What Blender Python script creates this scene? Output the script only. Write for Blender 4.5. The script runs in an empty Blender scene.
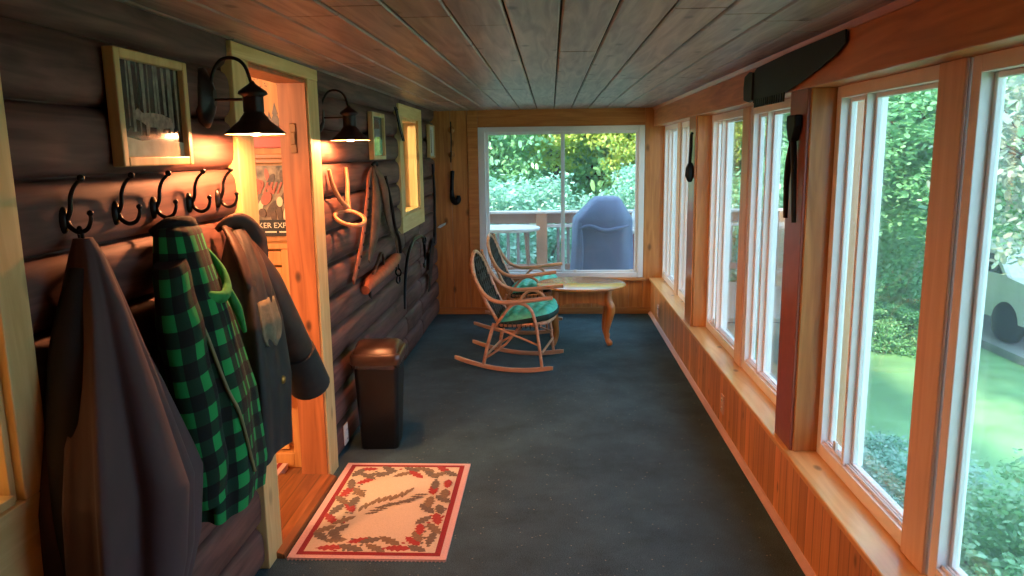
import bpy, math, random
import numpy as np
from mathutils import Vector, Matrix
random.seed(7)
PI = math.pi
SC = bpy.context.scene
COL = SC.collection
H, W, D = 2.066, 2.204, 7.735


# ------------------------------------------------------------------ materials
def lin(r, g, b):
    f = lambda c: (c / 255) / 12.92 if c / 255 <= .04045 else ((c / 255 + .055) / 1.055) ** 2.4
    return (f(r), f(g), f(b), 1)


class NB:
    def __init__(s, name):
        s.m = bpy.data.materials.new(name)
        s.m.use_nodes = True
        s.nt = s.m.node_tree
        s.b = s.nt.nodes['Principled BSDF']
        s.out = s.nt.nodes['Material Output']

    def n(s, typ, **kw):
        nd = s.nt.nodes.new(typ)
        for k, v in kw.items():
            if k in nd.inputs.keys():
                nd.inputs[k].default_value = v
            else:
                setattr(nd, k, v)
        return nd

    def l(s, a, ao, b, bi):
        s.nt.links.new(a.outputs[ao], b.inputs[bi])

    def math(s, op, a, b=None):
        nd = s.nt.nodes.new('ShaderNodeMath')
        nd.operation = op
        for i, v in enumerate((a, b)):
            if v is None:
                continue
            if isinstance(v, (int, float)):
                nd.inputs[i].default_value = v
            else:
                s.nt.links.new(v, nd.inputs[i])
        return nd.outputs[0]

    def ramp(s, stops):
        r = s.nt.nodes.new('ShaderNodeValToRGB')
        while len(r.color_ramp.elements) < len(stops):
            r.color_ramp.elements.new(.5)
        for e, (p, c) in zip(r.color_ramp.elements, stops):
            e.position = p
            e.color = c
        return r

    def mix(s, fac, a, b, blend='MIX'):
        nd = s.nt.nodes.new('ShaderNodeMix')
        nd.data_type = 'RGBA'
        nd.blend_type = blend
        for i, v in ((0, fac), (6, a), (7, b)):
            if isinstance(v, (int, float, tuple)):
                nd.inputs[i].default_value = v
            else:
                s.nt.links.new(v, nd.inputs[i])
        return nd.outputs[2]


def plain(name, col, rough=.6, metal=0, var=.12, scale=20, bump=0, spec=.5):
    s = NB(name)
    tc = s.n('ShaderNodeTexCoord')
    no = s.n('ShaderNodeTexNoise', Scale=scale, Detail=4.0)
    s.l(tc, 'Object', no, 'Vector')
    d = tuple(c * (1 - var) for c in col[:3]) + (1,)
    u = tuple(min(1, c * (1 + var)) for c in col[:3]) + (1,)
    r = s.ramp([(.3, d), (.7, u)])
    s.l(no, 'Fac', r, 'Fac')
    s.l(r, 'Color', s.b, 'Base Color')
    s.b.inputs['Roughness'].default_value = rough
    s.b.inputs['Metallic'].default_value = metal
    s.b.inputs['Specular IOR Level'].default_value = spec
    if bump:
        bp = s.n('ShaderNodeBump', Strength=bump, Distance=.01)
        s.l(no, 'Fac', bp, 'Height')
        s.l(bp, 'Normal', s.b, 'Normal')
    return s.m


def wood(name, light, dark, axis='Z', rough=.4, knots=.5, kscale=3.2, grain=1.0, board=None, coat=0, spec=.5, kn=None):
    """grain stretched along axis, round dark knots, optional tongue-and-groove lines (board = (axis index, pitch))"""
    s = NB(name)
    tc = s.n('ShaderNodeTexCoord')
    mp = s.n('ShaderNodeMapping')
    sc = [14, 14, 14]
    sc['XYZ'.index(axis)] = 1.1
    mp.inputs['Scale'].default_value = sc
    s.l(tc, 'Object', mp, 'Vector')
    no = s.n('ShaderNodeTexNoise', Scale=1.6 * grain, Detail=6.0, Distortion=1.2)
    s.l(mp, 'Vector', no, 'Vector')
    mid = tuple((a + b) / 2 for a, b in zip(light, dark))
    r = s.ramp([(.28, dark), (.5, mid), (.72, light)])
    s.l(no, 'Fac', r, 'Fac')
    col = r.outputs['Color']
    if knots:
        mk = s.n('ShaderNodeMapping')
        ks = [kscale * 1.5] * 3
        ks['XYZ'.index(axis)] = kscale * .8
        if kn:
            ks['XYZ'.index(kn)] = 0
        mk.inputs['Scale'].default_value = ks
        s.l(tc, 'Object', mk, 'Vector')
        vo = s.n('ShaderNodeTexVoronoi', Scale=1.0)
        if kn:
            vo.voronoi_dimensions = '2D'
            sx_ = s.n('ShaderNodeSeparateXYZ')
            s.l(mk, 'Vector', sx_, 0)
            cx_ = s.n('ShaderNodeCombineXYZ')
            for q_, i_ in enumerate([i for i in range(3) if i != 'XYZ'.index(kn)]):
                s.nt.links.new(sx_.outputs[i_], cx_.inputs[q_])
            s.l(cx_, 0, vo, 'Vector')
        else:
            s.l(mk, 'Vector', vo, 'Vector')
        kr = s.ramp([(.0, (1, 1, 1, 1)), (.05, (.8, .8, .8, 1)), (.11, (0, 0, 0, 1))])
        s.l(vo, 'Distance', kr, 'Fac')
        kf = s.math('MULTIPLY', kr.outputs['Color'], knots)
        if kn:
            sc_ = s.n('ShaderNodeSeparateColor')
            s.l(vo, 'Color', sc_, 0)
            kf = s.math('MULTIPLY', kf, s.math('GREATER_THAN', sc_.outputs[0], .5))
        col = s.mix(kf, col, tuple(c * .22 for c in dark[:3]) + (1,))
    if board:
        ax, pitch = board
        sp = s.n('ShaderNodeSeparateXYZ')
        s.l(tc, 'Object', sp, 0)
        v = s.math('DIVIDE', sp.outputs[ax], pitch)
        fr = s.math('FRACT', v)
        fr = s.math('ABSOLUTE', s.math('SUBTRACT', fr, .5))
        g = s.math('GREATER_THAN', fr, .5 - .0035 / pitch)
        fl = s.math('FLOOR', v)
        wn = s.n('ShaderNodeTexWhiteNoise', noise_dimensions='1D')
        s.nt.links.new(fl, wn.inputs['W'])
        br = s.math('ADD', s.math('MULTIPLY', wn.outputs['Value'], .5), .72)
        cb = s.n('ShaderNodeCombineColor')
        for i in range(3):
            s.nt.links.new(br, cb.inputs[i])
        col = s.mix(1.0, col, cb.outputs[0], 'MULTIPLY')
        col = s.mix(s.math('MULTIPLY', g, .6), col, tuple(c * .2 for c in dark[:3]) + (1,))
    s.nt.links.new(col, s.b.inputs['Base Color'])
    s.b.inputs['Roughness'].default_value = rough
    s.b.inputs['Specular IOR Level'].default_value = spec
    s.b.inputs['Coat Weight'].default_value = coat
    s.b.inputs['Coat Roughness'].default_value = .12
    bp = s.n('ShaderNodeBump', Strength=.12, Distance=.004)
    s.l(no, 'Fac', bp, 'Height')
    s.l(bp, 'Normal', s.b, 'Normal')
    return s.m


def glass_mat():
    s = NB('window_glass')
    tr = s.n('ShaderNodeBsdfTransparent')
    tr.inputs['Color'].default_value = (.93, .97, .96, 1)
    gl = s.n('ShaderNodeBsdfGlossy', Roughness=.02)
    tl = s.n('ShaderNodeBsdfTranslucent')
    tl.inputs['Color'].default_value = (.9, .95, 1, 1)
    dm = s.n('ShaderNodeMixShader')
    dm.inputs[0].default_value = .022
    s.l(tr, 0, dm, 1)
    s.l(tl, 0, dm, 2)
    lw = s.n('ShaderNodeLayerWeight', Blend=.5)
    fr = s.math('ADD', s.math('MULTIPLY', s.math('POWER', lw.outputs['Facing'], 4.5), .9), .03)
    mx = s.n('ShaderNodeMixShader')
    s.nt.links.new(fr, mx.inputs[0])
    s.l(dm, 0, mx, 1)
    s.l(gl, 0, mx, 2)
    s.l(mx, 0, s.out, 'Surface')
    return s.m


def leaf_mat(name, cols):
    s = NB(name)
    ge = s.n('ShaderNodeNewGeometry')
    r = s.ramp([(i / max(1, len(cols) - 1), c) for i, c in enumerate(cols)])
    s.l(ge, 'Random Per Island', r, 'Fac')
    df = s.n('ShaderNodeBsdfDiffuse')
    tl = s.n('ShaderNodeBsdfTranslucent')
    gl = s.n('ShaderNodeBsdfGlossy', Roughness=.35)
    s.l(r, 'Color', df, 'Color')
    s.l(r, 'Color', tl, 'Color')
    m1 = s.n('ShaderNodeMixShader')
    m1.inputs[0].default_value = .4
    s.l(df, 0, m1, 1)
    s.l(tl, 0, m1, 2)
    m2 = s.n('ShaderNodeMixShader')
    m2.inputs[0].default_value = .1
    s.l(m1, 0, m2, 1)
    s.l(gl, 0, m2, 2)
    s.l(m2, 0, s.out, 'Surface')
    return s.m


def emit(name, col, st):
    s = NB(name)
    s.b.inputs['Base Color'].default_value = col
    s.b.inputs['Emission Color'].default_value = col
    s.b.inputs['Emission Strength'].default_value = st
    return s.m


def carpet_mat():
    s = NB('carpet')
    tc = s.n('ShaderNodeTexCoord')
    no = s.n('ShaderNodeTexNoise', Scale=3.0, Detail=8.0, Roughness=.7)
    s.l(tc, 'Object', no, 'Vector')
    r = s.ramp([(.3, lin(52, 69, 74)), (.7, lin(72, 96, 103))])
    s.l(no, 'Fac', r, 'Fac')
    fine = s.n('ShaderNodeTexNoise', Scale=240.0, Detail=2.0)
    s.l(tc, 'Object', fine, 'Vector')
    fr = s.ramp([(.3, (.45, .45, .45, 1)), (.7, (1.5, 1.5, 1.5, 1))])
    s.l(fine, 'Fac', fr, 'Fac')
    c = s.mix(1.0, r.outputs['Color'], fr.outputs['Color'], 'MULTIPLY')
    vo = s.n('ShaderNodeTexVoronoi', Scale=24.0)
    s.l(tc, 'Object', vo, 'Vector')
    sp = s.math('LESS_THAN', vo.outputs['Distance'], .09)
    c = s.mix(s.math('MULTIPLY', sp, .3), c, lin(190, 186, 160))
    s.nt.links.new(c, s.b.inputs['Base Color'])
    s.b.inputs['Roughness'].default_value = .95
    s.b.inputs['Specular IOR Level'].default_value = .15
    bp = s.n('ShaderNodeBump', Strength=.5, Distance=.006)
    s.l(fine, 'Fac', bp, 'Height')
    s.l(bp, 'Normal', s.b, 'Normal')
    return s.m


def plaid_mat():
    s = NB('green_black_plaid')
    uv = s.n('ShaderNodeUVMap')
    sp = s.n('ShaderNodeSeparateXYZ')
    s.l(uv, 'UV', sp, 0)
    st = []
    for i in (0, 1):
        f = s.math('FRACT', s.math('DIVIDE', sp.outputs[i], 0.092))
        st.append(s.math('GREATER_THAN', f, .5))
    a = s.math('ADD', st[0], st[1])
    r = s.ramp([(0, lin(6, 8, 8)), (.5, lin(6, 52, 30)), (1, lin(24, 150, 74))])
    s.nt.links.new(s.math('DIVIDE', a, 2.0), r.inputs['Fac'])
    no = s.n('ShaderNodeTexNoise', Scale=300.0)
    bp = s.n('ShaderNodeBump', Strength=.4, Distance=.004)
    s.l(no, 'Fac', bp, 'Height')
    s.l(bp, 'Normal', s.b, 'Normal')
    s.l(r, 'Color', s.b, 'Base Color')
    s.b.inputs['Roughness'].default_value = .9
    return s.m


M = {}
M['log'] = wood('dark_stained_log', lin(122, 84, 75), lin(72, 47, 43), 'Y', .68, .5, 2.2, spec=.3, kn='X')
M['log_chink'] = plain('log_backing', lin(50, 42, 42), .8)
M['pine_v'] = wood('varnished_pine_upright', lin(206, 138, 76), lin(164, 98, 46), 'Z', .32, .75, 3.0, coat=.25, kn='Y')
M['pine_y'] = wood('varnished_pine_long', lin(240, 190, 124), lin(214, 154, 90), 'Y', .3, .8, 4.0, coat=.3, kn='Z')
M['pine_header'] = wood('varnished_pine_header', lin(210, 136, 82), lin(168, 100, 54), 'Y', .4, .4, 1.6)
M['pine_x'] = wood('varnished_pine_cross', lin(204, 138, 78), lin(166, 100, 50), 'X', .35, .5, 2.6, coat=.2)
M['wainscot'] = wood('pine_wainscot', lin(234, 168, 110), lin(200, 128, 76), 'Z', .36, .8, 4.4, board=(1, .088), coat=.2, kn='X')
M['casing'] = wood('pale_casing', lin(226, 196, 136), lin(198, 160, 98), 'Z', .5, .5, 3.0, kn='X')
M['casing_y'] = wood('pale_casing_long', lin(226, 196, 136), lin(198, 160, 98), 'Y', .5, .25, 2.4)
M['jamb'] = wood('knotty_jamb', lin(186, 108, 62), lin(140, 76, 38), 'Z', .4, 1.0, 3.8, kn='Y')
M['threshold'] = wood('oak_threshold', lin(176, 104, 56), lin(112, 58, 28), 'Y', .3, .2, 3, board=(0, .075), coat=.3)
M['ceil'] = wood('ceiling_board', lin(176, 154, 142), lin(118, 98, 90), 'Y', .42, .8, 3.6, kn='Z')
M['ceil_gap'] = plain('ceiling_gap', lin(24, 19, 17), .9)
M['carpet'] = carpet_mat()
M['redpaint'] = plain('reddish_brown_paint', lin(146, 84, 70), .3)
M['vinyl'] = plain('almond_vinyl', lin(240, 235, 234), .35, var=.03)
M['vinyl_w'] = plain('white_vinyl', lin(222, 222, 222), .4, var=.02)
M['trimwood'] = wood('window_stop_wood', lin(236, 204, 180), lin(216, 178, 150), 'Z', .4, .2, 2)
M['pinkbase'] = plain('pale_base_strip', lin(212, 176, 168), .5, var=.05)
M['glass'] = glass_mat()
M['iron'] = plain('black_iron', lin(26, 24, 24), .32, .6, bump=.1)
M['rust'] = plain('rusty_iron', lin(48, 36, 32), .6, .4, var=.3)
M['blacksteel'] = plain('blackened_saw_steel', lin(16, 14, 14), .55, .5)
M['darkbronze'] = plain('dark_bronze_paint', lin(38, 30, 28), .4, .5)
M['shade_in'] = plain('shade_lining', lin(200, 180, 150), .5)
M['bulb'] = emit('warm_bulb', (1, .36, .14, 1), 2300)
M['dullbulb'] = emit('dim_bulb', (1, .4, .13, 1), 120)
M['frame_w'] = wood('light_frame_wood', lin(208, 176, 118), lin(176, 140, 84), 'Z', .45, .1, 3)
M['coat_brown'] = plain('dark_nylon', lin(76, 58, 60), .85, var=.1, scale=6)
M['coat_black'] = plain('black_wool', lin(20, 18, 20), .85, var=.2, scale=30)
M['plaid'] = plaid_mat()
M['greentrim'] = plain('green_collar_cloth', lin(40, 132, 62), .9, var=.3, scale=40)
M['piping'] = plain('olive_zip_tape', lin(120, 116, 74), .6)
M['leather'] = plain('dark_leather', lin(58, 40, 30), .62, var=.35, scale=14, bump=.25)
M['suede'] = plain('olive_suede', lin(112, 106, 84), .9, var=.2, scale=60)
M['greyleather'] = plain('charcoal_canvas', lin(40, 38, 36), .7, var=.2)
M['latch'] = plain('aged_latch_metal', lin(128, 84, 52), .4, .4)
M['brass'] = plain('brass', lin(170, 140, 70), .35, .8)
M['binblack'] = plain('black_bin_plastic', lin(18, 18, 18), .45, bump=.05, var=.1)
M['binlid'] = plain('bronze_lid_plastic', lin(70, 50, 38), .3)
M['liner'] = plain('clear_grey_liner', lin(64, 60, 58), .15)
M['white'] = plain('white_plastic', lin(225, 220, 212), .4, var=.03)
M['bent'] = wood('bent_willow', lin(220, 170, 132), lin(176, 120, 84), 'X', .28, 0, coat=.2)
M['weave'] = plain('dark_woven_cane', lin(46, 42, 30), .6, var=.3)
M['teal'] = plain('teal_cushion', lin(70, 196, 172), .55, var=.25, scale=26)
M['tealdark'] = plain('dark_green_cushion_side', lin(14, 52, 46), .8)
M['oak'] = wood('golden_oak', lin(212, 146, 76), lin(170, 104, 46), 'X', .26, 0, coat=.5)
M['oakleg'] = wood('golden_oak_leg', lin(206, 136, 68), lin(168, 98, 42), 'Z', .35, 0, coat=.3)
M['rugcream'] = plain('rug_cream', lin(222, 196, 160), .95, var=.06, scale=160, bump=.3)
M['rugred'] = plain('rug_red', lin(150, 34, 34), .95, var=.15, scale=120, bump=.3)
M['rugpink'] = plain('rug_rose_edge', lin(226, 176, 160), .95, var=.08, scale=120, bump=.3)
M['leafbrown'] = plain('rug_brown_leaf', lin(138, 108, 78), .95, var=.2, scale=90)
M['leafred'] = plain('rug_rust_leaf', lin(176, 62, 52), .95, var=.2, scale=90)
M['leaftan'] = plain('rug_olive_leaf', lin(120, 100, 80), .95, var=.2, scale=90)
M['straw'] = wood('worn_pale_wood', lin(196, 148, 108), lin(160, 108, 76), 'Z', .55, 0)
M['redwood'] = plain('red_worn_leather', lin(150, 84, 56), .6, var=.25, scale=30)
M['oldleather'] = plain('old_brown_leather', lin(92, 66, 46), .7, var=.35, scale=18)
M['print_dark'] = plain('print_dark', lin(52, 50, 46), .12, var=.4, scale=12)
M['print_trunk'] = plain('print_trunk', lin(126, 118, 104), .12, var=.3, scale=40)
M['print_fur'] = plain('print_fur', lin(150, 128, 112), .12, var=.35, scale=60)
M['print_snow'] = plain('print_snow', lin(176, 164, 140), .12, var=.2, scale=20)
M['print_small'] = plain('print_grey', lin(92, 98, 98), .05, var=.25, scale=14)
M['picture_green'] = plain('picture_green', lin(110, 170, 140), .05, var=.3, scale=40)
M['print_text'] = plain('print_text', lin(196, 190, 180), .5, var=.12, scale=90)
M['poster_bg'] = plain('poster_picture', lin(140, 116, 92), .4, var=.75, scale=26)
M['poster_dk'] = plain('poster_brown', lin(96, 66, 48), .4, var=.4, scale=50)
M['poster_red'] = plain('poster_red', lin(190, 90, 66), .4, var=.25, scale=50)
M['poster_black'] = plain('poster_black', lin(34, 22, 18), .4)
M['poster_white'] = plain('poster_white', lin(236, 220, 196), .4)
M['sign_red'] = plain('sign_red', lin(196, 60, 44), .4)
M['roomwall'] = wood('inner_room_pine', lin(214, 150, 84), lin(180, 112, 56), 'Z', .5, .4, 3)
M['wicker'] = plain('wicker', lin(206, 150, 84), .7, var=.5, scale=70, bump=.6)
M['cream'] = plain('cream_plaster', lin(230, 214, 180), .8, var=.04)
M['redcan'] = plain('red_can', lin(200, 26, 30), .3)
M['deckwood'] = wood('weathered_deck', lin(176, 150, 132), lin(140, 112, 98), 'X', .7, .2, 2)
M['railwood'] = wood('weathered_rail', lin(176, 136, 118), lin(138, 100, 84), 'X', .7, .2, 2)
M['postwood'] = wood('tan_post', lin(190, 140, 108), lin(150, 102, 74), 'Z', .7, .2, 2)
M['capwhite'] = plain('pale_weathered_cap', lin(214, 200, 196), .6)
M['balu'] = plain('pale_baluster', lin(150, 140, 140), .6)
M['cover'] = plain('blue_grey_cover', lin(92, 104, 138), .5, var=.12, scale=5)
M['coverbrown'] = plain('maroon_grill_side', lin(140, 84, 84), .6)
M['lawn'] = plain('lawn_grass', lin(140, 186, 128), .95, var=.2, scale=2.5, bump=.4)
M['asphalt'] = plain('pale_asphalt', lin(150, 150, 156), .9, var=.1)
M['bark'] = plain('bark', lin(84, 70, 58), .9, var=.35, scale=12, bump=.6)
M['siding'] = plain('rose_grey_siding', lin(178, 156, 152), .8, var=.05)
M['roofing'] = plain('grey_shingles', lin(96, 94, 98), .9)
M['carwhite'] = plain('white_car_paint', lin(236, 234, 236), .2)
M['tyre'] = plain('tyre_rubber', lin(20, 20, 20), .8)
M['carglass'] = plain('dark_car_glass', lin(30, 36, 42), .05)
M['leaf_shaded'] = leaf_mat('shade_tinted_leaves', [lin(112, 168, 142), lin(164, 214, 190), lin(136, 192, 162), lin(206, 232, 216)])  # bluish shade on the foliage put into the leaf colour
M['leaf_mid'] = leaf_mat('mid_green_leaves', [lin(106, 164, 112), lin(150, 208, 150), lin(172, 220, 164), lin(128, 186, 130)])
M['leaf_sunlit'] = leaf_mat('sun_tinted_leaves', [lin(166, 206, 96), lin(228, 234, 120), lin(200, 222, 106), lin(244, 236, 146)])  # sunlight on the treetops put into the leaf colour
M['leaf_pale'] = leaf_mat('pale_leaves', [lin(150, 176, 150), lin(206, 206, 190), lin(120, 172, 140), lin(226, 216, 206)])
M['wall_dark'] = plain('house_outer_wall', lin(120, 108, 98), .9)


# ------------------------------------------------------------------ mesh builder
class MB:
    def __init__(s):
        s.v, s.f, s.mi, s.sm, s.uv, s.cur, s.smooth = [], [], [], [], [], 0, False

    def mat(s, i, smooth=None):
        s.cur = i
        if smooth is not None:
            s.smooth = smooth
        return s

    def add(s, vs, fs, uvs=None, smooth=None):
        o = len(s.v)
        s.v += [tuple(map(float, p)) for p in vs]
        for k, f in enumerate(fs):
            s.f.append([i + o for i in f])
            s.mi.append(s.cur)
            s.sm.append(s.smooth if smooth is None else smooth)
            s.uv.append(uvs[k] if uvs else [(0, 0)] * len(f))
        return s

    def box(s, x0, x1, y0, y1, z0, z1, rz=0, c=None):
        vs = [(x, y, z) for x in (x0, x1) for y in (y0, y1) for z in (z0, z1)]
        if rz:
            cx, cy = c or ((x0 + x1) / 2, (y0 + y1) / 2)
            vs = [(cx + (x - cx) * math.cos(rz) - (y - cy) * math.sin(rz), cy + (x - cx) * math.sin(rz) + (y - cy) * math.cos(rz), z) for x, y, z in vs]
        return s.add(vs, [(0, 1, 3, 2), (4, 6, 7, 5), (0, 4, 5, 1), (2, 3, 7, 6), (0, 2, 6, 4), (1, 5, 7, 3)], smooth=False)

    def loft(s, rings, close=True, cap0=True, cap1=True, smooth=True, uvscale=None):
        """rings: list of lists of points"""
        n = len(rings[0])
        vs = [p for r in rings for p in r]
        fs, us = [], []
        m = n if close else n - 1
        for a in range(len(rings) - 1):
            for i in range(m):
                j = (i + 1) % n
                fs.append((a * n + i, a * n + j, (a + 1) * n + j, (a + 1) * n + i))
                if uvscale:
                    u, v = uvscale
                    us.append([(u[i], v[a]), (u[i + 1], v[a]), (u[i + 1], v[a + 1]), (u[i], v[a + 1])])
        s.add(vs, fs, us if uvscale else None, smooth)
        if cap0 and close:
            s.add(rings[0], [tuple(range(n))[::-1]], smooth=False)
        if cap1 and close:
            s.add(rings[-1], [tuple(range(n))], smooth=False)
        return s

    def tube(s, pts, r, n=10, up=None, flat=1.0, sub=0):
        pts = [Vector(p) for p in pts]
        if sub:
            pts, r = smooth_path(pts, r, sub)
        rs = r if isinstance(r, (list, tuple)) else [r] * len(pts)
        rings = []
        prev = None
        for i, p in enumerate(pts):
            t = (pts[min(i + 1, len(pts) - 1)] - pts[max(i - 1, 0)]).normalized()
            if prev is None:
                a = Vector(up) if up else (Vector((0, 0, 1)) if abs(t.z) < .9 else Vector((0, 1, 0)))
            else:
                a = prev
            a = (a - t * a.dot(t)).normalized()
            prev = a
            b = t.cross(a)
            rings.append([p + a * math.cos(2 * PI * k / n) * rs[i] * flat + b * math.sin(2 * PI * k / n) * rs[i] for k in range(n)])
        return s.loft(rings)

    def lathe(s, prof, c, n=28, axis='Z', cap0=True, cap1=True, sx=1, sy=1):
        rings = []
        for r, h in prof:
            ring = []
            for k in range(n):
                a = 2 * PI * k / n
                if axis == 'Z':
                    ring.append((c[0] + r * sx * math.cos(a), c[1] + r * sy * math.sin(a), c[2] + h))
                elif axis == 'X':
                    ring.append((c[0] + h, c[1] + r * math.cos(a), c[2] + r * math.sin(a)))
                else:
                    ring.append((c[0] + r * math.sin(a), c[1] + h, c[2] + r * math.cos(a)))
            rings.append(ring)
        return s.loft(rings, cap0=cap0, cap1=cap1)

    def prism(s, poly, axis, a, b):
        """poly 2-D in the plane normal to axis, extruded a..b"""
        def P(u, v, w):
            return {'X': (w, u, v), 'Y': (u, w, v), 'Z': (u, v, w)}[axis]
        n = len(poly)
        vs = [P(u, v, a) for u, v in poly] + [P(u, v, b) for u, v in poly]
        fs = [tuple(range(n))[::-1], tuple(range(n, 2 * n))] + [(i, (i + 1) % n, n + (i + 1) % n, n + i) for i in range(n)]
        return s.add(vs, fs, smooth=False)

    def torus(s, c, R, r, normal, n=28, m=8, sx=1, sy=1):
        nv = Vector(normal).normalized()
        a = nv.orthogonal().normalized() if abs(nv.z) > .99 else Vector((0, 0, 1)).cross(nv).normalized()
        b = nv.cross(a)
        rings = []
        for i in range(n + 1):
            t = 2 * PI * i / n
            d = a * math.cos(t) * sx + b * math.sin(t) * sy
            o = Vector(c) + d * R
            dn = d.normalized()
            rings.append([o + dn * r * math.cos(2 * PI * k / m) + nv * r * math.sin(2 * PI * k / m) for k in range(m)])
        return s.loft(rings, cap0=False, cap1=False)

    def build_each(s, name, mats, parent=None, **kw):
        """one object per connected piece"""
        par = list(range(len(s.v)))

        def find(a):
            while par[a] != a:
                par[a] = par[par[a]]
                a = par[a]
            return a
        for f in s.f:
            for i in f[1:]:
                par[find(i)] = find(f[0])
        key = {}
        for i, p in enumerate(s.v):      # caps share positions with their rings
            k = (round(p[0], 5), round(p[1], 5), round(p[2], 5))
            if k in key:
                par[find(i)] = find(key[k])
            key[k] = i
        groups = {}
        for fi, f in enumerate(s.f):
            groups.setdefault(find(f[0]), []).append(fi)
        out = []
        for fl in groups.values():
            q = MB()
            idx = {}
            for fi in fl:
                nf = []
                for i in s.f[fi]:
                    if i not in idx:
                        idx[i] = len(q.v)
                        q.v.append(s.v[i])
                    nf.append(idx[i])
                q.f.append(nf)
                q.mi.append(s.mi[fi])
                q.sm.append(s.sm[fi])
                q.uv.append(s.uv[fi])
            out.append(q.build(name, mats, parent, **kw))
        return out

    def build(s, name, mats, parent=None, origin=None, bevel=0, local=False, segs=2):
        mats = mats if isinstance(mats, (list, tuple)) else [mats]
        v = np.array(s.v)
        if parent is not None:
            off = np.zeros(3) if local else np.array(WLOC[parent.name])
        elif origin is not None:
            off = np.array(origin, float)
        else:
            lo, hi = v.min(0), v.max(0)
            off = np.array([(lo[0] + hi[0]) / 2, (lo[1] + hi[1]) / 2, lo[2]])
        me = bpy.data.meshes.new(name)
        me.from_pydata([tuple(p) for p in v - off], [], s.f)
        for m in mats:
            me.materials.append(m)
        me.polygons.foreach_set('material_index', s.mi)
        me.polygons.foreach_set('use_smooth', s.sm)
        ul = me.uv_layers.new(name='UVMap')
        ul.data.foreach_set('uv', [c for f in s.uv for p in f for c in p])
        me.validate()
        me.update()
        import bmesh
        bm = bmesh.new()
        bm.from_mesh(me)
        bmesh.ops.recalc_face_normals(bm, faces=bm.faces)
        bm.to_mesh(me)
        bm.free()
        o = bpy.data.objects.new(name, me)
        COL.objects.link(o)
        if parent is None:
            o.location = off
            WLOC[o.name] = tuple(off)
        else:
            o.parent = parent
            if local:
                WLOC[o.name] = (0, 0, 0)
            else:
                WLOC[o.name] = tuple(off)   # child keeps its parent's origin, so sub-parts use the same offset
        if bevel:
            md = o.modifiers.new('bevel', 'BEVEL')
            md.width = bevel
            md.segments = segs
            md.limit_method = 'ANGLE'
            md.angle_limit = math.radians(40)
        return o


WLOC = {}


def smooth_path(pts, r, sub):
    n = len(pts)
    rs = list(r) if isinstance(r, (list, tuple)) else [r] * n
    out, ro = [], []
    for i in range(n - 1):
        p0, p1, p2, p3 = pts[max(i - 1, 0)], pts[i], pts[i + 1], pts[min(i + 2, n - 1)]
        for k in range(sub):
            t = k / sub
            q = .5 * ((2 * p1) + (p2 - p0) * t + (2 * p0 - 5 * p1 + 4 * p2 - p3) * t * t + (3 * p1 - p0 - 3 * p2 + p3) * t ** 3)
            out.append(q)
            ro.append(rs[i] * (1 - t) + rs[i + 1] * t)
    out.append(pts[-1])
    ro.append(rs[-1])
    return out, ro


def tag(o, label=None, cat=None, group=None, kind=None):
    if label:
        o['label'] = label
    if cat:
        o['category'] = cat
    if group:
        o['group'] = group
    if kind:
        o['kind'] = kind
    return o


def thing(name, label, cat, loc=(0, 0, 0), rz=0, group=None):
    o = bpy.data.objects.new(name, None)
    o.empty_display_size = .05
    COL.objects.link(o)
    o.location = loc
    o.rotation_euler = (0, 0, rz)
    WLOC[o.name] = tuple(loc)
    return tag(o, label, cat, group)


def struct(o, label=None, cat=None):
    o['kind'] = 'structure'
    return tag(o, label, cat)


def sroot(name, loc=(0, 0, 0), label=None):
    o = bpy.data.objects.new(name, None)
    COL.objects.link(o)
    o.location = loc
    WLOC[o.name] = tuple(loc)
    return struct(o, label)


def dup(root, loc, rz=None, label=None, scale=None):
    r = root.copy()
    COL.objects.link(r)
    r.location = loc
    if rz is not None:
        r.rotation_euler = (0, 0, rz)
    if scale is not None:
        r.scale = scale
    if label:
        r['label'] = label
    for ch in list(root.children):
        c = ch.copy()
        COL.objects.link(c)
        c.parent = r
        for g in list(ch.children):
            d = g.copy()
            COL.objects.link(d)
            d.parent = c
    return r


# ------------------------------------------------------------------ camera
def camera():
    f, yaw, pitch, roll, cx = 762.4276, .0524864, .1759542, -.0136542, 1.18958
    cy, sy = math.cos(yaw), math.sin(yaw)
    fw = Vector((-sy * math.cos(pitch), cy * math.cos(pitch), -math.sin(pitch)))
    r = Vector((cy, sy, 0))
    u = r.cross(fw)
    r2 = r * math.cos(roll) + u * math.sin(roll)
    u2 = -r * math.sin(roll) + u * math.cos(roll)
    cd = bpy.data.cameras.new('camera')
    cd.sensor_width = 36
    cd.sensor_fit = 'HORIZONTAL'
    cd.lens = f * 36 / 1024
    cd.clip_start = .02
    cd.clip_end = 300
    o = bpy.data.objects.new('camera', cd)
    COL.objects.link(o)
    b = -fw
    o.matrix_world = Matrix(((r2.x, u2.x, b.x, cx), (r2.y, u2.y, b.y, 0), (r2.z, u2.z, b.z, 1.65), (0, 0, 0, 1)))
    SC.camera = o


camera()
YF = -1.5          # wall behind the camera

# ------------------------------------------------------------------ room shell
b = MB()
b.box(-.02, W + .02, YF, D + .05, -.12, 0)
struct(b.build('floor', M['carpet'], origin=(0, 0, 0)), 'dark green flecked carpet over the whole porch floor')

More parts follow.
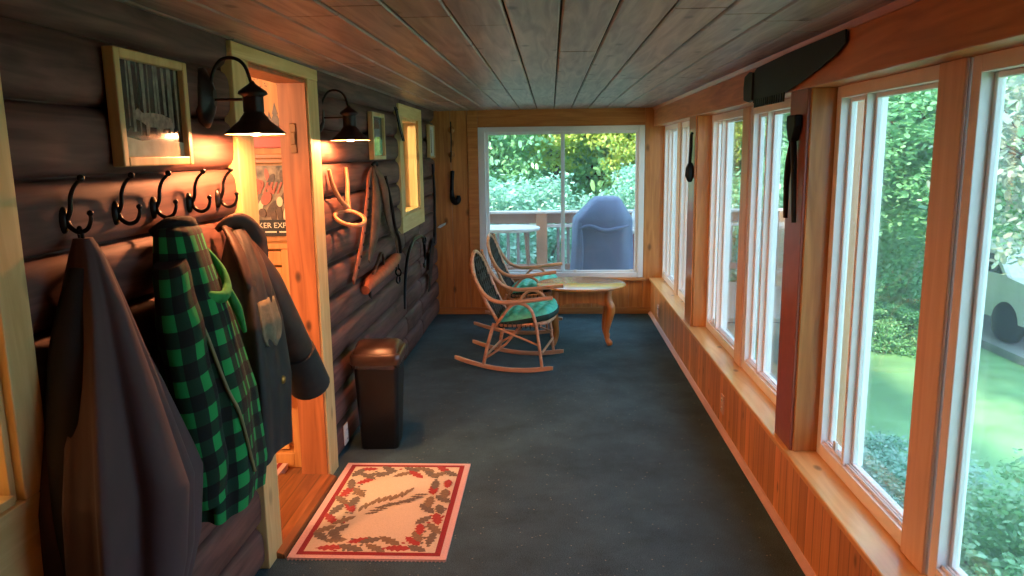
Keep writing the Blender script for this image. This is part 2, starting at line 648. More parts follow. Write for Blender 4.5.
# ceiling: individual boards with dark gaps, butt joints staggered
b = MB()
b.box(-.15, W + .15, YF, D + .1, H + .012, H + .06)
b.mat(1)
rnd = random.Random(3)
x = 1.222 - 8 * .1675
while x < W + .1:
    x1 = x + .1675
    y = YF - rnd.uniform(0, 1.2)
    while y < D + .02:
        y1 = min(y + rnd.uniform(1.5, 2.9), D + .02)
        a0, a1, c0, c1 = max(x, -.1) + .0035, min(x1, W + .12) - .0035, max(y, YF) + .002, y1 - .002
        if a1 > a0 + .02 and c1 > c0 + .02:
            e = .005
            top = [(a0, c0), (a1, c0), (a1, c1), (a0, c1)]
            bot = [(a0 + e, c0 + .003), (a1 - e, c0 + .003), (a1 - e, c1 - .003), (a0 + e, c1 - .003)]
            dz = rnd.uniform(-.001, .001)
            b.loft([[(px, py, H + dz) for px, py in bot], [(px, py, H + .005 + dz) for px, py in top], [(px, py, H + .014) for px, py in top]], smooth=False)
        y = y1
    x = x1
struct(b.build('ceiling', [M['ceil_gap'], M['ceil']], origin=(0, 0, 0)), 'ceiling of grey-brown boards with dark seams running lengthwise')

# left wall: rounded log siding around the door and two windows
PITCH, Z0 = .178, .002
DOOR = (2.95, 3.65, 0, 2.0)
FARW = (6.0, 6.72, 1.17, 1.93)
NEARW = (.55, 1.505, .915, 1.9)


def log_profile(z0, z1):
    zs = []
    z = z0
    k0 = int(math.floor((z0 - Z0) / PITCH)) - 1
    for k in range(k0, k0 + 16):
        for t in (0, .02, .05, .1, .2, .35, .5, .65, .8, .9, .95, .98):
            zz = Z0 + (k + t) * PITCH
            if z0 < zz < z1:
                zs.append((zz, t))
    f = lambda z: ((z - Z0) / PITCH) % 1
    zs = [(z0, f(z0))] + zs + [(z1, f(z1))]
    out = []
    for z, t in zs:
        u = abs(2 * t - 1)
        out.append((-.026 + .052 * (1 - u ** 4.5) ** .6, z))
    return out


def log_piece(b, y0, y1, z0, z1):
    pr = log_profile(z0, z1)
    n = max(2, int((y1 - y0) / .35) + 1)
    ys = [y0 + (y1 - y0) * i / (n - 1) for i in range(n)]
    ends0 = min(.03, (y1 - y0) / 6)
    ys = [y0, y0 + ends0 * .35, y0 + ends0] + ys[1:-1] + [y1 - ends0, y1 - ends0 * .35, y1]
    rings = []
    for y in ys:
        e = min(y - y0, y1 - y) / ends0 if ends0 else 1
        k = min(1, e)
        dx = -.022 * (1 - k) ** 2
        rings.append([(px + dx + .0025 * math.sin(y * 5.1 + z * 3), y, z) for px, z in pr])
    b.loft(rings, close=False, smooth=True)
    b.mat(1)
    b.box(-.10, -.024, y0, y1, z0, z1)
    b.mat(0)


b = MB()
log_piece(b, YF, NEARW[0], 0, H)
log_piece(b, NEARW[0], NEARW[1], 0, NEARW[2])
log_piece(b, NEARW[0], NEARW[1], NEARW[3], H)
log_piece(b, NEARW[1], DOOR[0] - .012, 0, H)
log_piece(b, DOOR[0], DOOR[1], DOOR[3], H)
log_piece(b, DOOR[1] + .012, FARW[0], 0, H)
log_piece(b, FARW[0], FARW[1], 0, FARW[2])
log_piece(b, FARW[0], FARW[1], FARW[3], H)
log_piece(b, FARW[1], D, 0, H)
struct(b.build('wall_left', [M['log'], M['log_chink']], origin=(0, 0, 0)), 'dark stained log wall with rounded courses')

# doorway casing, jambs, threshold
root = sroot('door_1', (0, 3.3, 0), 'open doorway with pale casing and knotty pine jamb')
b = MB()
b.box(.0, .045, 2.79, 2.945, .0, 2.005)
b.box(.0, .045, 3.655, 3.812, .0, 2.005)
b.build_each('casing', M['casing'], root, bevel=.004)
b = MB()
b.box(.0, .047, 2.79, 3.812, 2.005, 2.06)
b.build_each('casing', M['casing_y'], root, bevel=.004)
b = MB()
b.box(-.10, .035, 2.938, 2.955, 0, 2.0)
b.box(-.10, .035, 3.645, 3.662, 0, 2.0)
b.box(-.10, .035, 2.955, 3.645, 1.985, 2.002)
b.build_each('jamb', M['jamb'], root, bevel=.002)
b = MB()
b.box(-.05, -.02, 3.638, 3.646, 1.66, 1.80)
b.box(-.046, -.024, 3.634, 3.64, 1.70, 1.76)
b.build('latch_plate', M['latch'], root, bevel=.003)
b = MB()
b.prism([(-.40, 0), (-.40, .03), (.045, .03), (.078, .018), (.08, 0)], 'Y', 2.87, 3.655)
b.build('threshold', M['threshold'], root, bevel=.003)


def left_window(name, o, cz0, cz1, cw0, cw1, cb, ct, label):
    """pale cased opening through the log wall; o = opening (y0,y1,z0,z1)"""
    y0, y1, z0, z1 = o
    r = sroot(name, (0, (y0 + y1) / 2, z0), label)
    b = MB()
    b.box(-.0, .04, y0 - cw0, y0, z0, z1)
    b.box(-.0, .04, y1, y1 + cw1, z0, z1)
    b.build_each('casing', M['casing'], r, bevel=.003)
    b = MB()
    b.box(-.0, .041, y0 - cw0, y1 + cw1, z1, z1 + ct)
    b.box(-.0, .041, y0 - cw0, y1 + cw1, z0 - cb, z0)
    b.build_each('casing', M['casing_y'], r, bevel=.003)
    b = MB()
    b.box(-.12, .02, y0, y0 + .018, z0, z1)
    b.box(-.12, .02, y1 - .018, y1, z0, z1)
    b.box(-.12, .02, y0 + .018, y1 - .018, z1 - .018, z1)
    b.box(-.12, .03, y0 + .018, y1 - .018, z0, z0 + .02)
    b.build('jamb_lining', M['casing'], r, bevel=.002)
    b = MB()
    for a in ((y0 + .018, y0 + .045, z0 + .02, z1 - .018), (y1 - .045, y1 - .018, z0 + .02, z1 - .018)):
        b.box(-.115, -.09, a[0], a[1], a[2], a[3])
    b.box(-.115, -.09, y0 + .045, y1 - .045, z1 - .045, z1 - .018)
    b.box(-.115, -.09, y0 + .045, y1 - .045, z0 + .02, z0 + .047)
    b.build('sash', M['frame_w'], r, bevel=.002)
    return r


left_window('window_1', NEARW, 0, 0, .09, .09, .34, .1, 'pale cased lit window at the near end of the log wall')
left_window('window_2', FARW, 0, 0, .13, .17, .13, .1, 'small pale cased lit window far along the log wall')

# back wall: pine boards round the big window
BWX0, BWX1, BWZ0, BWZ1 = .462, 2.118, .38, 1.9
b = MB()
for (x0, x1) in ((-.02, .185), (.187, .355), (.357, BWX0)):
    b.box(x0, x1, D, D + .1, 0, H + .01)
xx = BWX0
while xx < BWX1 - .01:
    x1 = min(xx + .19, BWX1)
    b.box(xx, x1 - .002, D, D + .1, 0, BWZ0)
    xx = x1
b.box(BWX1 + .001, W + .2, D, D + .1, 0, H + .01)
struct(b.build('wall_back', M['pine_v'], origin=(0, 0, 0), bevel=.004), 'knotty pine boarded end wall')
b = MB()
b.box(BWX0, BWX1, D - .004, D + .1, BWZ1, H + .01)
b.box(BWX0 - .105, BWX0 - .002, D - .012, D, BWZ0 - .02, BWZ1 + .12)
struct(b.build('trim_1', M['pine_x'], origin=(0, 0, 0), bevel=.003), 'pine board over the end window')
b = MB()
b.box(BWX0 - .03, BWX1 + .02, D - .05, D + .02, BWZ0 - .03, BWZ0)
struct(b.build('trim_2', M['pine_x'], origin=(0, 0, 0), bevel=.006), 'pine ledge under the end window')
b = MB()
b.box(.0, W, D - .014, D, 0, .07)
struct(b.build('baseboard_back', M['pine_x'], origin=(0, 0, 0), bevel=.004))

r = sroot('window_3', ((BWX0 + BWX1) / 2, D, BWZ0), 'large two-pane sliding window at the far end')
b = MB()
b.box(BWX0, BWX0 + .07, D - .014, D + .1, BWZ0, BWZ1)
b.box(BWX1 - .055, BWX1, D - .014, D + .1, BWZ0, BWZ1)
b.box(BWX0 + .07, BWX1 - .055, D - .014, D + .1, BWZ1 - .055, BWZ1)
b.box(BWX0 + .07, BWX1 - .055, D - .014, D + .1, BWZ0, BWZ0 + .05)
b.build('window_frame', M['vinyl_w'], r, bevel=.005)
xm = 1.31
for x0, x1, y0 in ((BWX0 + .07, xm + .02, D + .045), (xm - .02, BWX1 - .055, D + .015)):
    b = MB()
    z0, z1 = BWZ0 + .05, BWZ1 - .055
    w = .03
    b.box(x0, x0 + w, y0, y0 + .028, z0, z1)
    b.box(x1 - w, x1, y0, y0 + .028, z0, z1)
    b.box(x0 + w, x1 - w, y0, y0 + .028, z1 - w * .7, z1)
    b.box(x0 + w, x1 - w, y0, y0 + .028, z0, z0 + w * .7)
    sh = b.build('sash', M['vinyl_w'], r, bevel=.003)
    b = MB()
    b.box(x0 + w, x1 - w, y0 + .012, y0 + .016, z0 + .015, z1 - .015)
    b.build('glass_pane', M['glass'], sh)
b = MB()
for xx in (1.42, 1.99):
    b.box(xx, xx + .03, D + .0, D + .014, BWZ0 + .048, BWZ0 + .08)
b.build_each('sash_catch', M['white'], r, bevel=.003)

# right wall: wainscot, sill, header, posts, sliding windows
b = MB()
b.box(W, W + .1, YF, D + .1, -.02, .35)
b.box(W, W + .1, YF, .8, .376, 1.885)  # unseen stretch behind the camera, made solid to cut daylight on the left
struct(b.build('wall_right', M['wainscot'], origin=(0, 0, 0)), 'low pine wainscot under the window row')
b = MB()
b.box(W - .022, W + .24, YF, D, .35, .376)
struct(b.build('trim_3', M['pine_y'], origin=(0, 0, 0), bevel=.006), 'long varnished pine window sill')
b = MB()
b.box(W, W + .25, YF, D + .1, 1.885, H + .01)
struct(b.build('trim_4', M['pine_header'], origin=(0, 0, 0), bevel=.004), 'pine header beam above the window row')
b = MB()
b.prism([(W - .018, H), (W, H), (W, H - .022), (W - .005, H - .02)], 'Y', YF, D)
struct(b.build('trim_5', M['pine_header'], origin=(0, 0, 0)), 'thin moulding between ceiling and header')
b = MB()
b.prism([(W - .024, 0), (W, 0), (W, .03), (W - .008, .028), (W - .022, .012)], 'Y', YF, D)
struct(b.build('baseboard_right', M['pinkbase'], origin=(0, 0, 0)), 'pale strip along the foot of the wainscot')
BAYS = [(5.76, D), (3.37, 5.5), (1.20, 3.14)]
for i, (y0, y1) in enumerate(((5.5, 5.76), (3.14, 3.37), (.8, 1.20))):
    b = MB()
    b.box(W + .012, W + .24, y0, y1, .376, 1.885)
    o = struct(b.build('trim_%d' % (6 + i), M['pine_v'], origin=(0, 0, 0), bevel=.005),
               ['pine post between the two farther window pairs', 'pine post with a reddish inner face below the saw', 'pine post nearest the camera'][i])
    b = MB()
    b.box(W, W + .012, y0 + .01, y1 - .0, .376, 1.885)
    b.build('facing_board', M['redpaint'] if i == 1 else M['pine_v'], o, bevel=.003)

XF = W + .11
ZS0, ZS1 = .376, 1.885
wn = 4
for bi, (y0, y1) in enumerate(BAYS):
    ym = (y0 + y1) / 2
    for ui, (a, c) in enumerate(((ym + .006, y1), (y0, ym - .006))):
        nm = [['window row pair by the end wall, far unit', 'window row pair by the end wall, near unit'],
              ['middle window pair beyond the reddish post, far unit', 'middle window pair beyond the reddish post, near unit'],
              ['sliding window just this side of the reddish post', 'sliding window nearest the camera on the right'],
              ['sliding window behind the camera', 'farthest back sliding window']][bi][ui]
        r = sroot('window_%d' % wn, (XF, (a + c) / 2, ZS0), nm)
        wn += 1
        fw = .045
        b = MB()
        xo = XF + .062
        wide = .145 if ui == 0 else .06       # near stile of the far unit carries the mullion cover
        b.box(XF, xo, c - fw, c, ZS0, ZS1)
        b.box(XF, xo, a, a + fw, ZS0, ZS1)
        b.box(XF, xo, a + fw, c - fw, ZS1 - fw, ZS1)
        b.box(XF, xo, a + fw, c - fw, ZS0, ZS0 + .055)
        # inner stepped ribs on the jambs
        b.box(XF + .014, XF + .019, a + fw, c - fw, ZS0 + .055, ZS0 + .068)
        b.box(XF + .026, XF + .031, a + fw, c - fw, ZS0 + .055, ZS0 + .068)
        b.build('window_frame', M['vinyl'], r, bevel=.004)
        if ui == 0:
            b = MB()
            b.box(XF - .012, XF, a, a + wide, ZS0, ZS1)
            b.build('mullion_cover', M['trimwood'], r, bevel=.004)
        mid = c - (.45 if (bi, ui) == (2, 1) else .28) * (c - a)
        b = MB()
        b.box(XF + .004, XF + .08, mid - .011, mid + .011, ZS0 + .055, ZS1 - fw)
        b.build('meeting_stile', M['vinyl'], r, bevel=.003)
        for si, (s0, s1, sx) in enumerate(((mid + .011, c - fw, XF + .034), (a + fw, mid - .011, XF + .034))):
            z0, z1 = ZS0 + .055, ZS1 - fw
            w = .016
            b = MB()
            b.box(sx, sx + .024, s0, s0 + w, z0, z1)
            b.box(sx, sx + .024, s1 - w, s1, z0, z1)
            b.box(sx, sx + .024, s0 + w, s1 - w, z1 - w, z1)
            b.box(sx, sx + .024, s0 + w, s1 - w, z0, z0 + w)
            sh = b.build('sash', M['vinyl'], r, bevel=.003)
            b = MB()
            b.box(sx + .012, sx + .016, s0 + w, s1 - w, z0 + w, z1 - w)
            b.build('glass_pane', M['glass'], sh)
        if bi in (1, 2) and ui == 0:
            b = MB()
            b.box(XF + .02, XF + .034, mid + .12, mid + .145, ZS0 + .06, ZS0 + .1)
            b.build_each('sash_catch', M['white'], r, bevel=.003)

# wall behind the camera, inner room and roof keep daylight out as in the house
b = MB()
b.box(-.15, W + .25, YF - .1, YF, -.1, H + .05)
struct(b.build('wall_front', M['pine_v'], origin=(0, 0, 0)))
RX0, RY0, RY1, RZ1 = -3.4, -1.5, 7.9, 2.4
b = MB()
b.box(RX0 - .1, RX0, RY0, RY1, -.1, RZ1)
b.box(RX0, -.10, RY0 - .1, RY0, -.1, RZ1)
b.box(RX0, -.10, RY1, RY1 + .1, -.1, RZ1)
b.box(RX0 - .1, -.02, RY0 - .1, RY1 + .1, RZ1, RZ1 + .1)
b.box(-.10, -.02, RY0, RY1, H + .0, RZ1)
struct(b.build('wall_inner', M['cream'], origin=(0, 0, 0)), 'lit inner room beyond the doorway')
b = MB()
b.box(RX0, -.10, 3.93, 4.0, 0, RZ1)
struct(b.build('wall_partition', M['roomwall'], origin=(0, 0, 0)), 'pine partition seen through the doorway')
b = MB()
b.box(RX0, -.10, RY0, RY1, -.1, .0)
struct(b.build('floor_inner', M['threshold'], origin=(0, 0, 0)), 'oak board floor of the inner room')
b = MB()
b.box(RX0 - .1, W + .5, RY0 - .4, D + .45, RZ1 + .1, RZ1 + .2)
struct(b.build('roof', M['roofing'], origin=(0, 0, 0)))


# ------------------------------------------------------------------ left wall furnishings
def framed(name, label, y0, y1, z0, z1, x, fw, fill, group=None):
    r = thing(name, label, 'picture', (x, (y0 + y1) / 2, z0))
    b = MB()
    b.box(x - .012, x + .022, y0, y0 + fw, z0, z1)
    b.box(x - .012, x + .022, y1 - fw, y1, z0, z1)
    b.box(x - .012, x + .022, y0 + fw, y1 - fw, z1 - fw, z1)
    b.box(x - .012, x + .022, y0 + fw, y1 - fw, z0, z0 + fw)
    b.build('frame', M['frame_w'], r, bevel=.004)
    fill(r, y0 + fw, y1 - fw, z0 + fw, z1 - fw, x)
    return r


def winter_print(r, y0, y1, z0, z1, x):
    b = MB()
    b.box(x - .01, x + .004, y0 - .004, y1 + .004, z0 - .004, z1 + .004)
    w, h = y1 - y0, z1 - z0
    b.mat(3)
    b.prism([(y0, z0), (y1, z0), (y1, z0 + h * .16), (y0 + w * .6, z0 + h * .2), (y0 + w * .3, z0 + h * .17), (y0, z0 + h * .22)], 'X', x + .004, x + .0045)
    b.mat(1)
    rn = random.Random(4)
    for u in (.06, .14, .2, .3, .37, .45, .55, .61, .7, .78, .83, .93):
        t = rn.uniform(.006, .022) * w * 2
        bz = z0 + h * rn.uniform(.2, .5)
        b.prism([(y0 + u * w, bz), (y0 + u * w + t, bz), (y0 + u * w + t * .8 + rn.uniform(-.01, .01), z1), (y0 + u * w + rn.uniform(-.006, .006), z1)], 'X', x + .004, x + .0046)
    b.mat(2)   # grazing animal with lowered head
    body = [(.2, .46), (.27, .52), (.34, .47), (.5, .48), (.66, .47), (.8, .43), (.84, .34), (.82, .22), (.78, .22), (.77, .32), (.66, .31), (.6, .22), (.56, .22), (.57, .32), (.44, .32), (.42, .22), (.38, .22), (.38, .34), (.3, .38), (.22, .4)]
    b.prism([(y0 + u * w, z0 + v * h) for u, v in body], 'X', x + .005, x + .0056)
    b.build('print', [M['print_dark'], M['print_trunk'], M['print_fur'], M['print_snow']], r)


framed('picture_frame', 'winter forest picture in a pale wood frame above the coat hooks', 1.985, 2.385, 1.626, 1.935, .045, .026, winter_print)


def small_print(r, y0, y1, z0, z1, x):
    b = MB()
    b.box(x - .01, x + .004, y0 - .004, y1 + .004, z0 - .004, z1 + .004)
    b.mat(1)
    zz = z0 + (z1 - z0) * .45
    n = 10
    top = [(y0 + (y1 - y0) * i / n, zz + .012 * math.sin(i * 1.9)) for i in range(n + 1)]
    b.prism([(y0, z0), (y1, z0)] + top[::-1], 'X', x + .004, x + .0046)  # lower part coloured green, with a wavy upper edge
    b.build('print', [M['print_small'], M['picture_green']], r)


framed('picture_frame', 'small pale framed picture beside the far wall lamp', 4.9, 5.26, 1.615, 1.918, .04, .026, small_print)


def plaque(r, y0, y1, z0, z1, x):
    b = MB()
    b.box(x - .01, x + .012, y0 - .004, y1 + .004, z0 - .004, z1 + .004)
    b.mat(1)
    b.box(x + .012, x + .0125, y0 + .1, y0 + .13, z0 + .03, z1 - .03)
    b.lathe([(.02, 0), (.02, .0006)], (x + .012, y0 + .115, z0 + .045), axis='X', n=12)
    b.build('print', [M['print_text'], M['print_dark']], r)


framed('picture_frame', 'pale narrow framed card past the small lit window', 7.22, 7.52, 1.612, 1.918, .04, .014, plaque)


def coat_hook(y, label):
    r = thing('coat_hook', label, 'coat hook', (.028, y, 1.505), group='iron coat hooks on the log wall')
    b = MB()
    b.loft([[(.022, y + .02 * math.cos(a) * k, 1.505 + .034 * math.sin(a) * k) for a in [2 * PI * i / 16 for i in range(16)]] for k in (1,)] +
           [[(.031, y + .018 * math.cos(a), 1.505 + .032 * math.sin(a)) for a in [2 * PI * i / 16 for i in range(16)]],
            [(.037, y + .009 * math.cos(a), 1.505 + .016 * math.sin(a)) for a in [2 * PI * i / 16 for i in range(16)]]])
    b.build('back_plate', M['iron'], r)
    b = MB()
    b.tube([(.033, y, 1.502), (.046, y, 1.528), (.05, y, 1.56), (.062, y, 1.585), (.078, y, 1.60)], [.0065, .006, .0055, .005, .0045], n=8, sub=4)
    b.lathe([(.0, -.009), (.007, -.006), (.009, 0), (.007, .006), (0, .009)], (.08, y, 1.604), n=12)
    b.build('upper_prong', M['iron'], r)
    b = MB()
    b.tube([(.033, y, 1.508), (.042, y, 1.488), (.062, y, 1.476), (.084, y, 1.484), (.094, y, 1.505), (.094, y, 1.516)], [.0065, .0065, .006, .0055, .005, .0045], n=8, sub=4)
    b.lathe([(.0, -.008), (.006, -.005), (.008, 0), (.006, .005), (0, .008)], (.094, y, 1.521), n=12)
    b.build('lower_prong', M['iron'], r)
    b = MB()
    for dz in (-.022, .022):
        b.lathe([(.0035, 0), (.0035, .003), (.002, .0045)], (.031, y, 1.505 + dz), axis='X', n=8)
    b.build_each('screw', M['brass'], r)
    return r


h0 = coat_hook(1.765, 'black iron coat hook holding the dark plain coat')
for y, lb in ((1.985, 'empty black iron coat hook next to the hook with the dark coat'),
              (2.185, 'black iron coat hook from which the green plaid jacket hangs'),
              (2.41, 'bare black iron coat hook between the plaid and the brown jacket'),
              (2.625, 'black iron coat hook nearest the doorway, holding the brown jacket')):
    dup(h0, (.028, y, 1.505), label=lb)


def wall_lamp(y, x, zr, label):
    r = thing('wall_lamp', label, 'lamp', (.03, y, 1.84), group='gooseneck barn lamps on the log wall')
    b = MB()
    n = 20
    ring = lambda k, xx: [(xx, y + .055 * k * math.cos(2 * PI * i / n), 1.845 + .1 * k * math.sin(2 * PI * i / n)) for i in range(n)]
    b.loft([ring(1, .012), ring(1, .03), ring(.82, .038), ring(.6, .05), ring(.3, .06)])
    b.build('wall_plate', M['darkbronze'], r)
    b = MB()
    b.tube([(.045, y, 1.875), (.06, y, 1.93), (.09, y, 1.968), (.135, y, 1.972), (.17, y, 1.945), (x, y, zr + .155)], .006, n=8, sub=5)
    b.build('gooseneck_arm', M['darkbronze'], r)
    b = MB()
    b.tube([(.05, y, 1.838), (x, y, 1.838)], .005, n=8)
    b.build('strut', M['darkbronze'], r)
    b = MB()
    b.lathe([(.0, .178), (.006, .176), (.012, .166), (.046, .142), (.049, .132), (.036, .126), (.033, .12)], (x, y, zr), n=12, cap0=False, cap1=False)
    b.lathe([(.034, .13), (.034, .074)], (x, y, zr), cap0=False, cap1=False)
    b.build('socket_cap', M['darkbronze'], r)
    b = MB()
    b.lathe([(.028, .08), (.036, .066), (.044, .056), (.05, .046), (.088, .014), (.1, .003), (.1, 0), (.097, 0)], (x, y, zr), cap0=False, cap1=False, n=36)
    b.mat(1)
    b.lathe([(.026, .078), (.034, .064), (.048, .042), (.086, .012), (.097, 0)], (x, y, zr), cap0=False, cap1=False, n=36)
    b.lathe([(.026, .078), (.0001, .079)], (x, y, zr), cap0=False, cap1=False, n=36)
    b.build('lamp_shade', [M['darkbronze'], M['shade_in']], r)
    b = MB()
    b.lathe([(.0, -.0), (.012, .001), (.021, .01), (.024, .022), (.02, .038), (.012, .052), (.01, .072)], (x, y, zr - .004), n=20, cap0=False)
    b.build('bulb', M['bulb'], r)
    return r


l0 = wall_lamp(2.59, .19, 1.722, 'dark gooseneck barn lamp before the doorway, above the plaid jacket')
l1 = dup(l0, (.0, 3.95, 1.84), label='dark gooseneck barn lamp just past the doorway, its bulb showing')

# wooden two-pronged hanger with ring
r = thing('wooden_hanger', 'worn pale two-pronged wooden hanger ending in an oval ring, beside the door casing', 'hanger', (.06, 4.1, 1.3))
b = MB()
b.tube([(.045, 3.93, 1.575), (.05, 3.96, 1.5), (.06, 4.04, 1.42), (.075, 4.11, 1.375), (.085, 4.14, 1.34)], [.009, .011, .013, .014, .013], n=10, sub=4)
b.tube([(.045, 4.26, 1.58), (.05, 4.26, 1.5), (.06, 4.21, 1.42), (.075, 4.16, 1.375), (.085, 4.14, 1.34)], [.009, .011, .013, .014, .013], n=10, sub=4)
b.build_each('prong', M['straw'], r)
b = MB()
b.torus((.11, 4.05, 1.315), .08, .012, (.35, -.35, 1), sx=1.0, sy=1.0)
b.build('ring', M['straw'], r)

# horse harness
r = thing('horse_harness', 'old leather harness with a punched red-brown strap and long curved hames', 'harness', (.05, 4.8, 1.25))
b = MB()
pts = [(.05, 4.86, 1.56), (.06, 4.72, 1.50), (.06, 4.66, 1.38), (.06, 4.58, 1.25), (.06, 4.47, 1.12), (.055, 4.36, 1.0), (.05, 4.28, .925)]
b.tube(pts, [.012, .03, .033, .034, .034, .033, .026], n=10, flat=.28, up=(1, 0, 0), sub=4)
b.build('punched_strap', M['redwood'], r)
b = MB()
sp, _ = smooth_path([Vector(p) for p in pts], .01, 4)
for k in range(6, 22, 2):
    b.lathe([(.009, 0), (.009, .006), (.004, .007)], (sp[k].x + .008, sp[k].y, sp[k].z), axis='X', n=10)
b.build_each('rivet', M['blacksteel'], r)
b = MB()
b.tube([(.05, 4.9, 1.565), (.07, 4.86, 1.45), (.08, 4.82, 1.32), (.08, 4.72, 1.15), (.07, 4.6, 1.0)], [.02, .075, .1, .075, .02], n=12, flat=.22, up=(1, 0, 0), sub=5)
b.build('leather_flap', M['oldleather'], r)
b = MB()
b.tube([(.05, 4.92, 1.57), (.06, 5.05, 1.5), (.07, 5.12, 1.4), (.07, 5.18, 1.25), (.065, 5.3, 1.13), (.06, 5.46, 1.05), (.055, 5.56, .92)], [.016, .04, .06, .05, .026, .02, .012], n=12, flat=.35, up=(1, 0, 0), sub=5)
b.build('hame', M['oldleather'], r)
b = MB()
b.tube([(.075, 5.14, 1.5), (.085, 5.26, 1.3), (.085, 5.34, 1.15), (.08, 5.5, 1.03), (.07, 5.58, .93)], .012, n=8, sub=5)
b.tube([(.05, 4.88, 1.585), (.06, 4.93, 1.60), (.06, 4.98, 1.58)], .009, n=8, sub=4)
b.build_each('edge_strap', M['blacksteel'], r)

# singletree: short red-brown bar with strap loop, and a chain with ring
r = thing('wooden_singletree', 'short rust-red wooden bar with a leather loop, hung below the harness', 'tool', (.05, 5.0, .86))
b = MB()
b.tube([(.055, 4.52, .835), (.06, 4.62, .86), (.065, 4.8, .87), (.065, 5.1, .885), (.06, 5.4, .9), (.055, 5.5, .905)], [.03, .04, .044, .046, .042, .032], n=14, sub=4)
b.build('bar', M['redwood'], r)
b = MB()
b.tube([(.07, 4.62, .88), (.06, 4.85, .95), (.05, 5.02, 1.0), (.06, 5.05, .96), (.075, 4.95, .9)], .012, n=8, flat=.5, sub=4)
b.build('loop_strap', M['oldleather'], r)
b = MB()
b.tube([(.07, 4.58, .83), (.065, 4.6, .79), (.06, 4.66, .76)], [.012, .01, .006], n=8, sub=4)
b.build('hook', M['rust'], r)
b = MB()
b.torus((.07, 5.44, .85), .022, .006, (1, -.3, 0), n=16)
b.torus((.075, 5.45, .80), .026, .007, (.6, 1, 0), n=16)
b.torus((.07, 5.46, .745), .026, .007, (1, -.3, 0), n=16)
b.build_each('chain_ring', M['iron'], r)

# long iron hook
r = thing('iron_hook', 'long black iron double-bend hook below the small lit window', 'hook', (.05, 6.1, .75))
b = MB()
b.tube([(.05, 5.76, .46), (.05, 5.79, .6), (.055, 5.87, .79), (.06, 6.0, .9), (.065, 6.2, .955), (.07, 6.45, .955), (.07, 6.6, .92), (.065, 6.68, .84), (.06, 6.73, .75), (.06, 6.74, .68)], [.007, .012, .013, .013, .013, .013, .013, .013, .012, .006], n=10, sub=5)
b.build('bent_rod', M['iron'], r)
b = MB()
b.torus((.075, 6.63, .9), .03, .007, (1, -.3, 0), n=16)
b.tube([(.06, 6.72, .71), (.07, 6.62, .66), (.07, 6.58, .7)], .009, n=8, sub=4)
b.build_each('swivel_ring', M['iron'], r)

# long-handled blade in the corner
r = thing('long_handled_blade', 'dark long-handled hand blade hung in the far left corner', 'tool', (.05, 7.25, .6))
b = MB()
b.tube([(.05, 7.4, 1.55), (.06, 7.4, 1.3), (.06, 7.37, 1.1), (.06, 7.34, .9), (.055, 7.28, .8)], [.011, .013, .013, .014, .014], n=10, sub=4)
b.build('handle', M['blacksteel'], r)
b = MB()
b.prism([(7.3, .86), (7.18, .84), (7.02, .72), (6.95, .6), (6.95, .48), (6.9, .39), (7.0, .40), (7.1, .5), (7.22, .66), (7.33, .8)], 'X', .05, .058)
b.build('blade', M['blacksteel'], r, bevel=.002)
r = thing('white_clip', 'small white pointed clip on the corner board at chair height', 'clip', (.06, D - .02, .93))
b = MB()
b.prism([(.03, .905), (.055, .93), (.12, .955), (.11, .93), (.06, .9)], 'Y', D - .022, D - .002)
b.build('tab', M['white'], r, bevel=.002)

# dark bar leaning at the casing of the far window
r = thing('iron_bar', 'short dark iron bar slanting beside the top of the small window casing', 'bar', (.05, 5.76, 1.75))
b = MB()
b.loft([[(.055, 5.62, 1.985), (.055, 5.69, 1.99), (.065, 5.69, 1.99), (.065, 5.62, 1.985)], [(.055, 5.74, 1.86), (.055, 5.81, 1.865), (.065, 5.81, 1.865), (.065, 5.74, 1.86)], [(.055, 5.87, 1.75), (.055, 5.95, 1.745), (.065, 5.95, 1.745), (.065, 5.87, 1.75)]], smooth=False)
b.build('flat_bar', M['blacksteel'], r, bevel=.003)
b = MB()
b.lathe([(.008, 0), (.008, .012), (.004, .016)], (.06, 5.66, 1.97), axis='X', n=10)
b.build('nail', M['iron'], r)

# back wall: pulley cord and scoop hook
r = thing('wooden_toggle_cord', 'dark cord with two round wooden toggles hung high on the end wall', 'cord', (.195, D - .02, 1.5))
b = MB()
for z in (1.88, 1.635):
    b.lathe([(.0, -.0), (.028, -.002), (.036, -.012), (.028, -.024), (.0, -.026)], (.196, D - .0, z), axis='Y', n=18)
b.build_each('toggle', M['oakleg'], r)
b = MB()
b.tube([(.196, D - .03, 1.96), (.198, D - .032, 1.8), (.192, D - .032, 1.635), (.186, D - .02, 1.56)], .006, n=8, sub=4)
b.build('cord', M['blacksteel'], r)
r = thing('iron_scoop', 'black iron hook with a broad cupped end, hung on the end wall', 'tool', (.21, D - .02, 1.15))
b = MB()
b.tube([(.2, D - .022, 1.475), (.196, D - .028, 1.38), (.19, D - .03, 1.26), (.2, D - .034, 1.19), (.23, D - .036, 1.165), (.255, D - .036, 1.19), (.258, D - .036, 1.23)], [.022, .018, .02, .03, .034, .03, .016], n=12, sub=4)
b.build('curved_hook', M['blacksteel'], r)
b = MB()
b.lathe([(.01, 0), (.01, .02), (.005, .024)], (.2, D - .03, 1.47), axis='Y', n=10)
b.build('nail', M['iron'], r)


